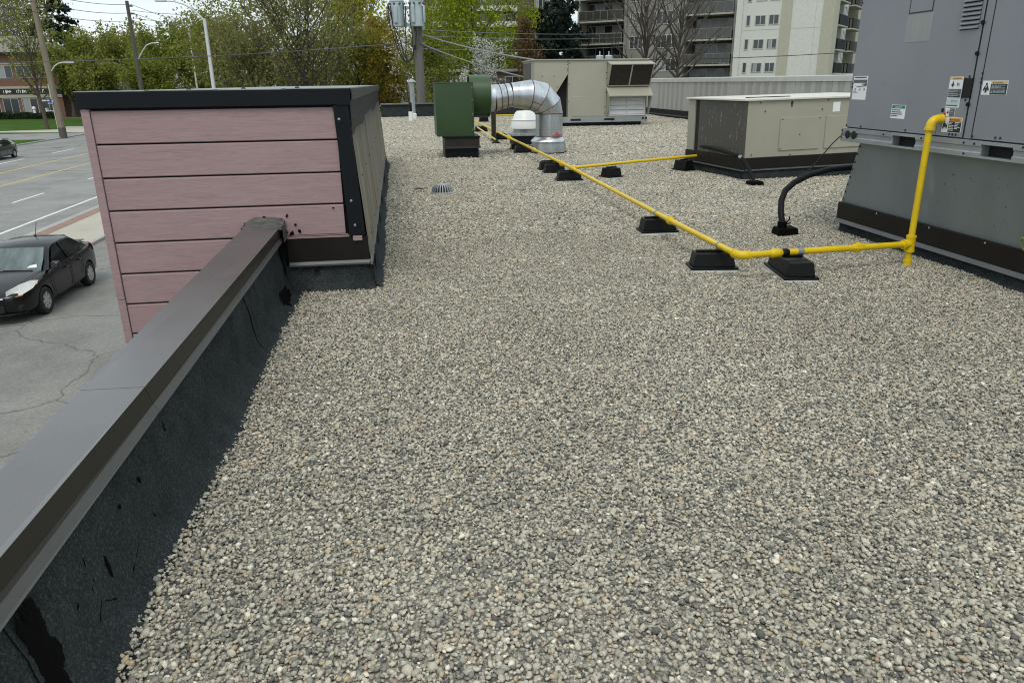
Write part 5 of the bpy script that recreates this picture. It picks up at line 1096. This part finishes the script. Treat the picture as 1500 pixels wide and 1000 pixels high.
for i, (a, c) in enumerate((((-.12, 42.5, 5.5), (.55, 42.6, 2.75)), ((.02, 42.4, 5.4), (.62, 42.6, 2.72)), ((.8, 42.3, 5.4), (.70, 42.5, 2.75)), ((1.0, 42.0, 5.5), (1.1, 42.5, 3.0)), ((-.1, 42.5, 5.5), (.75, 42.7, 2.7)), ((1.18, 42.75, 3.55), (.72, 42.6, 2.74)), ((1.0, 42.5, 5.5), (1.22, 42.7, 3.3)))):
    m = Vector(a).lerp(Vector(c), .5) + Vector((-.12 + .05 * i, 0, -.25)); b.tube([a, Vector(a).lerp(m, .5) + Vector((-.06, 0, -.1)), m, Vector(m).lerp(Vector(c), .6) + Vector((-.03, 0, -.08)), c], .028, 5)
b.tube([(.55, 42.6, 2.75), (.7, 42.6, 2.66), (.95, 42.65, 2.85), (1.2, 42.8, 3.5)], .035, 5)
part('drop_loop', b, 'wire', tp)
def wire(name, pts, r_, mat, label, group=None, cat='wire'):
    o = solo(name, MB().tube(pts, r_, 5), mat, label, cat, origin=tuple(pts[0]), group=group); return o
A = (.8, 42.9, 3.66)
wire('bundled_cable', sag((-60, 70, 3.9), (-27.2, 60, 3.33), .3, 8)[:-1] + sag((-27.2, 60, 3.33), (-11.2, 50, 3.30), .05, 8)[:-1] + sag((-11.2, 50, 3.30), A, .05, 10), .026, 'wire_cable', 'thick bundled grey cable running left from the transformer pole', cat='cable')
wire('service_cable', sag((1.5, 42.8, 4.10), (5.3, 29.6, 2.40), .12), .035, 'wire_grey', 'upper service cable from the transformer pole to the hooded unit', cat='cable')
wire('service_cable', sag((1.5, 42.8, 3.62), (5.25, 30.6, 1.75), .12), .030, 'wire_grey', 'middle service cable descending from the transformer pole', cat='cable')
wire('service_cable', sag((1.5, 42.8, 3.60), (5.1, 31.5, 1.40), .22), .030, 'wire', 'lowest service cable descending from the transformer pole', cat='cable')
for k, z in enumerate((5.15, 4.75, 3.9)):
    wire('overhead_wire', sag((1.6, 56, z), (30, 85, z + 1.6), .35, 14), .018, 'wire_grey', ('topmost', 'middle', 'lowest')[k] + ' of three thin level wires right of the transformer pole', 'thin wires across the background')
wire('overhead_wire', sag((13, 58, 3.15), (40, 62, 3.75), .25, 14), .028, 'wire', 'dark wire crossing in front of the pale apartment block')
for k, (z0, z1, z2) in enumerate(((10.6, 11.6, 8.7), (9.7, 10.6, 7.6), (8.8, 9.7, 6.6))):
    P1 = (-34.0, 86.4, z0 - .2); P2 = (-32.9, 110, z1)
    wire('street_wire', sag((-36.5, 20, z0 + 1.2), P1, .7, 8)[:-1] + sag(P1, P2, .35, 10)[:-1] + sag(P2, (-30.5, 200, z1 + .5), 1.0, 10), .03, 'wire', ('topmost', 'middle', 'lowest')[k] + ' of the street wires strung between the wooden poles', 'street wires')
for k, z in enumerate((10.9, 10.0)):
    wire('street_wire', sag((-32.9, 110, z), (-10, 78, z - 2.6), .5, 12), .025, 'wire', ('upper', 'lower')[k] + ' wire crossing the sky from the dark pole to the right')

# ------------------------------------------------------------------ trees
def tree(name, label, base, H, R, leafmat, n_leaf=6000, size=.22, shape='round', start=.28, limbs=14, elev=45, trunk=.18, bark='bark', seed=1, spread=.5, twigs=True, group=None, cat='tree', lean=0, density=1.0, crown_name='crown'):
    rs = np.random.RandomState(seed); rd = random.Random(seed)
    bx, by = base; t = thing(name, label, cat, (bx, by, G), group=group)
    b = MB(); tips = []
    top = Vector((lean + rd.uniform(-.05, .05) * H, rd.uniform(-.05, .05) * H, H * .96 if shape == 'cone' else max(H * .6, H - R * .8)))
    def at(f): return Vector((top.x * f * f + .04 * H * math.sin(f * 5 + seed) * f * (1 - f), top.y * f * f, top.z * f))
    b.tube([at(f) for f in (0, .12, .25, .4, .55, .7, .85, 1)], [trunk * (1.25 if f == 0 else 1) * (1 - f) + .02 for f in (0, .12, .25, .4, .55, .7, .85, 1)], 7)
    def prof(f):
        if shape == 'round': return max(.18, math.sqrt(max(0, 1 - (2 * f - .85) ** 2 / 1.35)))
        if shape == 'cone': return max(.06, 1 - f)
        if shape == 'vase': return .35 + .65 * min(1, f * 1.5) * (1 - max(0, f - .75) * 1.6)
        if shape == 'column': return .75 * math.sqrt(max(.05, 1 - (2 * f - .8) ** 2 / 1.6))
    for i in range(limbs):
        f = (i + rd.random() * .8) / limbs; h = start + (1 - start) * f * .97
        az = i * 2.399 + rd.uniform(-.4, .4); L = R * prof(f) * rd.uniform(.75, 1.15)
        el = rad(elev + (0 if shape == 'cone' else 25 * f) + rd.uniform(-10, 10)); p0 = at(h)
        d = Vector((math.cos(az) * math.cos(el), math.sin(az) * math.cos(el), math.sin(el))); pts = [p0]
        LL = L / max(.35, math.cos(el)); LL = min(LL, L * 1.7)
        for s_ in range(1, 5):
            d2 = (d + Vector((rd.uniform(-.16, .16), rd.uniform(-.16, .16), (.10 if shape != 'cone' else -.07) * s_ * .6))).normalized(); pts.append(pts[-1] + d2 * LL / 4)
        r_ = trunk * (.5 - .32 * f); b.tube(pts, [r_, r_ * .75, r_ * .5, r_ * .32, r_ * .14], 5)
        for j in range(5 if twigs else 3):
            u = .25 + .75 * (j + rd.random()) / 5; k = min(3, int(u * 4)); q = pts[k].lerp(pts[k + 1], u * 4 - k)
            a2 = rd.uniform(0, 6.28); e = (d + Vector((math.cos(a2), math.sin(a2), rd.uniform(-.2, .6) if shape != 'cone' else rd.uniform(-.5, .05))) * .85).normalized()
            l2 = LL * rd.uniform(.25, .45) * (1.15 - .5 * u); q2 = q + e * l2 * .55; q3 = q2 + (e + Vector((rd.uniform(-.3, .3), rd.uniform(-.3, .3), rd.uniform(-.1, .35)))).normalized() * l2 * .5
            b.tube([q, q2, q3], [r_ * .32, r_ * .2, r_ * .07], 4); tips += [(q2, l2), (q3, l2), (q.lerp(q2, .5), l2)]
            if twigs:
                for m_ in range(3):
                    e3 = (e + Vector((rd.uniform(-.9, .9), rd.uniform(-.9, .9), rd.uniform(-.3, .8)))).normalized(); s0 = q.lerp(q3, rd.uniform(.3, 1)); s1 = s0 + e3 * l2 * rd.uniform(.3, .6)
                    b.tube([s0, s1], [r_ * .10 + .006, .006], 3); tips.append((s1, l2 * .7))
        tips.append((pts[-1], L * .3))
    tips.append((at(1), R * .25))
    part('trunk', b, bark, t, local=True)
    if n_leaf:
        w_ = np.array([max(.1, l) for _, l in tips]); keep = rs.rand(len(tips)) < density; keep[-1] = True; w_ = w_ * keep; w_ /= w_.sum()
        idx = rs.choice(len(tips), n_leaf, p=w_); P = np.array([tuple(q) for q, _ in tips])[idx]; Ls = np.array([l for _, l in tips])[idx]
        P = P + rs.normal(size=(n_leaf, 3)) * (Ls * spread * .55)[:, None]
        leaves(crown_name, P, size, LEAF[leafmat], t, rs)
    return t
TR = 'trees lining the far side of the road'
tree('street_tree', 'young bushy street tree with thin yellowish leaf on the lawn beside the wooden pole', (-43.8, 105), 15.0, 5.2, 'olive', 3000, .15, 'vase', .30, 26, 48, .24, 'bark', 3, .55)
tree('bare_tree', 'large still leafless grey tree rising behind the brick building', (-80, 185), 22.5, 8, 'twig', 9000, .20, 'round', .3, 26, 45, .4, 'bark_grey', 4, .7)
tree('spruce_tree', 'tall dark spruce with ragged tiers left of the sky gap', (-66.5, 168), 33, 7.6, 'spruce', 15000, .34, 'cone', .16, 46, -12, .42, 'bark', 5, .42)
tree('maple_tree', 'round mid green tree on the lawn right of the wooden pole', (-57.5, 150), 11.8, 4.6, 'mid', 6000, .22, 'round', .24, 22, 42, .42, 'bark', 6, .55)
for i, (bx, by, H, R, lm, lab) in enumerate((
    (-60.5, 172, 12.6, 5.6, 'greyolive', 'greyish olive tree directly right of the dark spruce'),
    (-50.5, 156, 14.4, 4.8, 'olive', 'olive green tree just left of the dark utility pole'),
    (-49.0, 166, 14.8, 5.2, 'olive', 'olive green tree just right of the dark utility pole'),
    (-39.5, 146, 13.2, 5.0, 'mid', 'fresh green tree midway between the dark pole and the slim street light'),
    (-36.5, 156, 14.8, 5.2, 'greyolive', 'thin greyish tree behind the slim distant street light'),
    (-27.0, 134, 13.0, 4.9, 'greyolive', 'greyish tree just right of the tall pale street light'),
    (-33.0, 148, 13.8, 4.8, 'mid', 'green tree rising left of the tall pale street light'),
    (-54.0, 158, 11.0, 5.0, 'greyolive', 'low greyish tree over the small gabled house'),
    (-46.2, 132, 8.2, 3.6, 'olive', 'low olive tree in front of the small gabled house'),
    (-37.5, 128, 8.0, 3.6, 'mid', 'low green tree left of the tall pale street light'))):
    tree('broadleaf_tree', lab, (bx, by), H, R, lm, 7000, .21, 'round', .16, 20, 42, .32, 'bark', 20 + i, .62, group=TR)
for i in range(3):
    tree('blossom_shrub', 'small white flowering shrub under the roadside trees, ' + ('leftmost', 'middle one', 'rightmost')[i] + ' of three', (-41.5 + 3.4 * i, 136 - i * 2), 6.6 + (i % 3) * .5, 1.8, 'white', 150, .15, 'round', .3, 8, 45, .08, 'bark', 60 + i, .6, twigs=False, group='white flowering shrubs under the roadside trees', cat='shrub')
tree('willow_tree', 'large grey olive tree with forked trunk filling the view above the pink box', (-8.2, 75), 15.2, 7.0, 'greyolive', 15000, .115, 'round', .30, 30, 38, .36, 'bark', 7, .55, density=.85)
for i, (bx, by, H, R, lm, lab) in enumerate(((-13.6, 80, 10.2, 4.2, 'greyolive', 'low grey olive tree left below the large forked tree'), (-3.6, 82, 9.2, 3.8, 'olive', 'low olive tree right below the large forked tree'), (-18.5, 92, 12.5, 5.2, 'olive', 'olive tree behind the left edge of the large forked tree'), (-9.5, 96, 10.5, 4.6, 'mid', 'green tree low behind the large forked trunk'))):
    tree('broadleaf_tree', lab, (bx, by), H, R, lm, 7600, .15, 'round', .15, 20, 40, .22, 'bark', 80 + i, .6)
tree('yellow_tree', 'yellow green tree showing behind the right side of the large forked tree', (-4.2, 97), 16.8, 5.6, 'yellow', 9000, .17, 'round', .25, 22, 45, .26, 'bark', 9, .55)
tree('orange_tree', 'rounded orange brown tree left of the transformer pole', (-.75, 80), 9.6, 2.6, 'orange', 8000, .11, 'round', .22, 22, 42, .15, 'bark', 10, .55)
tree('orange_tree', 'taller rusty orange tree behind the rounded one left of the transformer pole', (-1.6, 92), 12.4, 2.5, 'orange', 5000, .13, 'round', .3, 18, 45, .16, 'bark', 11, .55)
tree('small_tree', 'small deep green tree directly behind the transformer pole', (3.2, 70), 9.3, 2.6, 'mid', 6500, .12, 'round', .2, 18, 42, .15, 'bark', 12, .55)
tree('blossom_tree', 'thin white budding tree left behind the transformer drop wires', (1.2, 76), 9.6, 1.7, 'white', 800, .09, 'round', .3, 14, 45, .10, 'bark', 13, .55)
tree('lime_tree', 'bright lime green tree with spreading layered branches right of the transformer pole', (8.7, 80), 15.6, 6.4, 'bright', 9500, .135, 'round', .34, 26, 32, .26, 'bark', 14, .42, density=.62)
tree('lime_tree', 'smaller yellow green tree right beside the transformers', (5.6, 88), 15.5, 4.0, 'bright', 4200, .15, 'round', .3, 20, 40, .2, 'bark', 15, .55, density=.7)
tree('broadleaf_tree', 'dark green tree low behind the lime green tree', (9.5, 92), 8.6, 5.4, 'mid', 6000, .16, 'round', .2, 20, 40, .22, 'bark', 27, .6)
tree('blossom_tree', 'white flowering tree above the green fan and duct', (6.9, 60), 6.9, 1.8, 'white', 4200, .055, 'vase', .3, 26, 55, .10, 'bark', 16, .34, density=.75)
tree('blossom_tree', 'small low white flowering tree left of the larger one above the fan', (5.0, 58), 5.6, 1.1, 'white', 1800, .05, 'vase', .35, 16, 55, .06, 'bark', 17, .35, density=.8)
tree('rust_tree', 'upright rusty brown twiggy tree left of the dark conifer', (12.8, 75), 11.4, 2.5, 'rust', 8000, .085, 'column', .1, 34, 62, .12, 'bark', 18, .5)
tree('conifer_tree', 'dense dark conifer between rusty tree and pale apartment block', (17.6, 86), 15.5, 3.7, 'spruce', 17000, .19, 'column', .08, 40, 20, .26, 'bark', 19, .6)
tree('conifer_tree', 'lower dark conifer touching the left edge of the pale apartment block', (20.4, 90), 13.0, 2.2, 'spruce', 9000, .19, 'column', .08, 30, 15, .2, 'bark', 31, .6)
tree('bare_tree', 'leafless grey tree in front of the apartment block, left of two', (16.6, 50), 12.6, 3.9, 'twig', 0, .1, 'round', .50, 30, 34, .20, 'bark', 32, .5)
tree('bare_tree', 'leafless grey tree in front of the apartment block, right of two', (19.4, 52), 12.4, 3.6, 'twig', 0, .1, 'round', .50, 28, 36, .20, 'bark', 33, .5)
tree('autumn_tree', 'narrow brown leaved tree in the gap beside the grey unit', (73, 115), 13, 2.2, 'rust', 3000, .2, 'column', .2, 16, 50, .18, 'bark', 34, .55)
# distant wood along the skyline
rs = np.random.RandomState(77); n = 26000
az = rs.uniform(rad(-42), rad(42), n); dist = rs.uniform(225, 300, n); q = np.stack([np.sin(az) * dist, np.cos(az) * dist, G + rs.rand(n) ** .8 * (9.5 + 3 * np.sin(az * 37) + 2 * np.sin(az * 83 + 1))], 1)
tag(leaves('distant_wood', q, .95, LEAF['greyolive'], None, rs), 'far belt of grey green woodland closing the horizon', 'woodland', kind='stuff')
# transformers on a far pole before the apartment block
ft = thing('transformer_pole', 'distant pole top with two small pale transformers over the hooded unit', 'utility pole', (15.6, 58, G))
part('pole', MB().tube([(15.62, 58, G), (15.62, 58, 3.2)], .15, 8), 'polewood_grey', ft)
for x in (15.28, 15.98): part('transformer', MB().lathe([(.27, 2.6), (.29, 3.35), (.20, 3.42)], (x, 57.7, 0), 14).lathe([(.045, 3.42), (.045, 3.7)], (x, 57.7, 0), 6), 'transformer', ft)

# ------------------------------------------------------------------ cars
def car_meshes():
    # stations: x, half width, bottom, top at edge, crown, sill bulge
    st = [(2.27, .40, .34, .60, .02), (2.20, .66, .25, .66, .02), (2.05, .80, .20, .72, .03), (1.80, .875, .19, .78, .05), (1.42, .90, .19, .85, .06), (1.05, .905, .19, .91, .05), (.70, .91, .19, .945, .02),
          (.2, .912, .19, .95, 0), (-.4, .912, .19, .965, 0), (-1.0, .91, .19, .99, 0), (-1.45, .905, .20, 1.02, .02), (-1.8, .88, .22, 1.05, .03), (-2.05, .83, .25, 1.05, .03), (-2.20, .74, .30, .98, .02), (-2.26, .60, .40, .86, .02)]
    rows = []
    for x, w_, zb, zt, cr_ in st:
        zm = zb + (zt - zb) * .55
        half = [(w_ * .80, zb), (w_ * .965, zb + .06), (w_ * .99, zb + .18), (w_, zm), (w_ * .985, zm + (zt - zm) * .45), (w_ * .955, zt - .035), (w_ * .90, zt), (w_ * .55, zt + cr_ * .8), (0, zt + cr_)]
        rows.append([(x, y, z) for y, z in half] + [(x, -y, z) for y, z in half[-2::-1]])
    b = MB().grid(rows); m = len(rows[0])
    b.f.append(tuple(range(m))); b.f.append(tuple(range((len(rows) - 1) * m, len(rows) * m))[::-1])
    b.f += [(i * m, (i + 1) * m, (i + 1) * m + m - 1, i * m + m - 1) for i in range(len(rows) - 1)]
    return b
def build_car(label, loc, rz, paint, hatch=False):
    root = thing('parked_car' if not hatch else 'hatchback_car', label, 'car', loc, rz)
    body = MB(); body = car_meshes(); me = body.mesh('body')
    bm = bmesh.new(); bm.from_mesh(me); bmesh.ops.recalc_face_normals(bm, faces=bm.faces); bm.to_mesh(me); bm.free()
    tmp = bpy.data.objects.new('tmp', me); C.objects.link(tmp)
    sub = tmp.modifiers.new('s', 'SUBSURF'); sub.levels = 2; sub.render_levels = 2
    cut = []
    for x in (1.325, -1.325):
        c = bpy.data.objects.new('cut', MB().lathe([(.365, -1.2), (.365, -.62)], (x, 0, .315), 28, 'y').lathe([(.365, .62), (.365, 1.2)], (x, 0, .315), 28, 'y').mesh('cut')); C.objects.link(c); cut.append(c)
        bo = tmp.modifiers.new('b', 'BOOLEAN'); bo.operation = 'DIFFERENCE'; bo.object = c; bo.solver = 'EXACT'
    dg = bpy.context.evaluated_depsgraph_get(); dg.update(); fin_ = bpy.data.meshes.new_from_object(tmp.evaluated_get(dg))
    for o in cut + [tmp]: bpy.data.objects.remove(o)
    fin_.materials.clear(); fin_.polygons.foreach_set('use_smooth', [True] * len(fin_.polygons)); fin_.set_sharp_from_angle(angle=rad(35))
    bo_ = link('body', fin_, paint, root)
    # greenhouse
    xr = -1.62 if not hatch else -1.98; roof = [(.98, .80, .90), (.62, .745, 1.14), (.22, .665, 1.36), (-.05, .635, 1.435), (-.6, .625, 1.455), (-1.05, .61, 1.42), ((-1.42, .60, 1.27) if not hatch else (-1.62, .60, 1.33)), (xr - .12, .64, 1.05)]
    rows = []
    for x, w_, z in roof:
        zb = .93 if x > -.8 else 1.0; wb = .865 if x > -1.2 else .83
        f = (z - zb) / .5
        rows.append([(x, wb, zb - .02), (x, wb - (wb - w_) * .5, zb + (z - zb) * .55), (x, w_ + .02, z - .045), (x, w_ * .8, z + .005), (x, 0, z + .02), (x, -w_ * .8, z + .005), (x, -w_ - .02, z - .045), (x, -(wb - (wb - w_) * .5), zb + (z - zb) * .55), (x, -wb, zb - .02)])
    g = MB().grid([r[::-1] for r in rows]); part('roof_shell', g, paint, root, local=True)
    # glass panels, just proud of the shell
    def gl(name, pts, mat='carglass', sub_=None): return part(name, MB().add(pts, [tuple(range(len(pts)))]), mat, root, local=True)
    gl('windscreen', [(.985, -.74, .93), (.985, .74, .93), (.64, .70, 1.165), (.27, .60, 1.375), (.27, -.60, 1.375), (.64, -.70, 1.165)], 'screen_reflections')
    rw = [(xr - .10, -.58, 1.085), (-1.12 if not hatch else -1.5, -.53, 1.41 if not hatch else 1.385), (-1.12 if not hatch else -1.5, .53, 1.41 if not hatch else 1.385), (xr - .10, .58, 1.085)]
    gl('rear_window', rw)
    for s_ in (1, -1):
        def S_(x, z):
            f = (z - .95) / .47; return (x, s_ * (.875 - .20 * f), z)
        fr = [S_(.74, .965), S_(-.18, .985), S_(-.16, 1.385), S_(.0, 1.395), S_(.22, 1.30)]
        re = [S_(-.26, .985), S_(-1.02, 1.03), S_(-1.32, 1.12), S_(-1.06, 1.31), S_(-.80, 1.385), S_(-.24, 1.39)]
        gl('side_window', fr if s_ > 0 else fr[::-1]); gl('side_window', re if s_ > 0 else re[::-1])
        part('window_trim', MB().tube([(.80, s_ * .885, .955), (-.3, s_ * .893, .975), (-1.05, s_ * .885, 1.02), (-1.36, s_ * .845, 1.115)], .012, 5), 'chrome' if False else 'fascia', root, local=True)
        door = part('door_line', MB().tube([(.86, s_ * .918, .93), (.88, s_ * .928, .6), (.80, s_ * .915, .28)], .006, 4).tube([(-.22, s_ * .918, .95), (-.22, s_ * .928, .6), (-.22, s_ * .918, .27)], .006, 4).tube([(-1.02, s_ * .908, .98), (-.92, s_ * .922, .62), (-.82, s_ * .925, .45)], .006, 4), 'black', root, local=True)
        for x in (.0, -.82): part('door_handle', MB().box(x - .09, x + .09, s_ * .925 - .018, s_ * .925 + .018, .80, .83), paint, root, .008, local=True)
        part('wing_mirror', MB().hexa([(.70, s_ * .90, .97), (.86, s_ * .90, .97), (.86, s_ * 1.10, .97), (.70, s_ * 1.10, .97), (.72, s_ * .92, 1.12), (.82, s_ * .92, 1.10), (.82, s_ * 1.08, 1.10), (.72, s_ * 1.09, 1.12)]), paint, root, .02, local=True)
        hl = [(2.17, s_ * .46, .625), (2.06, s_ * .74, .645), (1.82, s_ * .885, .735), (1.55, s_ * .905, .845), (1.66, s_ * .80, .875), (1.90, s_ * .66, .845), (2.13, s_ * .46, .745)]
        n_ = len(hl)
        part('headlight', MB().add([(x + .035, y * 1.02, z + .02) for x, y, z in hl] + [(x - .14, y * .9, z - .04) for x, y, z in hl] + [(1.93, s_ * .745, .805)], [(i, (i + 1) % n_, 2 * n_) for i in range(n_)] + [(i, (i + 1) % n_, n_ + (i + 1) % n_, n_ + i) for i in range(n_)]), 'lamp', root, local=True)
        part('turn_signal', MB().tube([(2.08, s_ * .765, .655), (2.16, s_ * .64, .635)], .014, 6).tube([(1.66, s_ * .925, .83), (1.72, s_ * .92, .80)], .016, 6), 'amber', root, local=True)
        part('fog_recess', MB().box(2.05, 2.17, s_ * .62 - .13, s_ * .62 + .13, .32, .44), 'black', root, .02, local=True)
        part('taillight', MB().hexa([(-2.20, s_ * .66, .82), (-1.92, s_ * .865, .84), (-1.95, s_ * .80, .84), (-2.1, s_ * .6, .84), (-2.16, s_ * .66, 1.02), (-1.80, s_ * .865, 1.04), (-1.86, s_ * .78, 1.05), (-2.1, s_ * .6, 1.03)]), 'tail', root, .01, local=True)
    part('grille', MB().box(2.14, 2.29, -.42, .42, .30, .46), 'black', root, .02, local=True)
    gr = part('upper_grille', MB().box(2.08, 2.27, -.45, .45, .56, .64), 'black', root, .015, local=True)
    part('grille_bar', MB().box(2.22, 2.295, -.44, .44, .605, .635), 'chrome', root, .008, local=True)
    part('front_lip', MB().tube([(2.02, -.74, .23), (2.22, -.45, .235), (2.28, 0, .235), (2.22, .45, .235), (2.02, .74, .23)], .03, 6), 'fascia', root, local=True)
    part('licence_plate', MB().box(2.285, 2.30, -.26, .26, .36, .50), 'plate', root, local=True); part('licence_plate', MB().box(-2.30, -2.265, -.26, .26, .62, .76), 'plate', root, local=True)
    part('bonnet_line', MB().tube([(.95, -.72, .945), (1.6, -.66, .885), (2.12, -.46, .725)], .005, 4).tube([(.95, .72, .945), (1.6, .66, .885), (2.12, .46, .725)], .005, 4), 'black', root, local=True)
    part('wiper', MB().tube([(.96, .55, .95), (.93, -.1, .972)], .012, 5).tube([(.99, .0, .95), (.90, -.62, .985)], .012, 5), 'black', root, local=True)
    part('antenna', MB().tube([(-.75, 0, 1.46), (-.95, 0, 1.78)], .008, 5).lathe([(.04, 1.46), (.02, 1.50)], (-.75, 0, 0), 8), 'fascia', root, local=True)
    part('boot_spoiler', MB().box(-2.10, -1.80, -.60, .60, 1.085, 1.105) if not hatch else MB().box(-1.85, -1.5, -.55, .55, 1.40, 1.425), paint, root, .01, local=True)
    part('rear_view_mirror', MB().box(.30, .34, -.10, .10, 1.26, 1.31), 'black', root, local=True)
    part('dash_paper', MB().add([(.88, .40, 1.005), (.88, .62, 1.005), (.80, .60, 1.07), (.83, .46, 1.05)], [(0, 1, 2, 3)]), 'whiteprint', root, local=True)
    part('underbody', MB().box(-2.0, 2.0, -.70, .70, .20, .45), 'black', root, local=True)
    for x in (1.325, -1.325):
        for s_ in (1, -1):
            wh = part('wheel', MB().lathe([(.20, -.10), (.30, -.105), (.318, -.08), (.318, .08), (.30, .105), (.20, .10)], (x, s_ * .80, .318), 28, 'y', cap=False), 'tyre', root, local=True)
            yo = s_ * .80 + s_ * .075
            rm = MB().lathe([(.205, yo - .02), (.212, yo + .02), (.20, yo + .02), (.19, yo - .02)], (x, 0, .318), 28, 'y', cap=False)
            rm.lathe([(.055, yo - .02), (.05, yo + .025)], (x, 0, .318), 12, 'y')
            for k in range(7):
                a = 2 * PI * k / 7; ca, sa = math.cos(a), math.sin(a); n0, n1_ = .034, .052
                P = lambda r_, o_, y_: (x + r_ * ca - o_ * sa, y_, .318 + r_ * sa + o_ * ca)
                rm.hexa([P(.04, -n0, yo - .01), P(.2, -n1_, yo - .01), P(.2, n1_, yo - .01), P(.04, n0, yo - .01), P(.04, -n0, yo + .018), P(.2, -n1_, yo + .014), P(.2, n1_, yo + .014), P(.04, n0, yo + .018)])
            link('rim', rm.mesh('rim'), 'rim', wh); link('brake_shadow', MB().lathe([(.2, yo - .05), (.2, yo - .03)], (x, 0, .318), 20, 'y').mesh('brake_shadow'), 'black', wh)
    return root
build_car('black four door sedan parked below the roof edge facing the camera', (-9.27, 19.50, G + .008), rad(-90), 'carpaint')
c2 = build_car('dark grey hatchback driving in the far lane of the road', (-30.0, 62.0, G + .012), rad(-90), 'carpaint2', True)
c2.scale = (1.0, 1.0, 1.0)
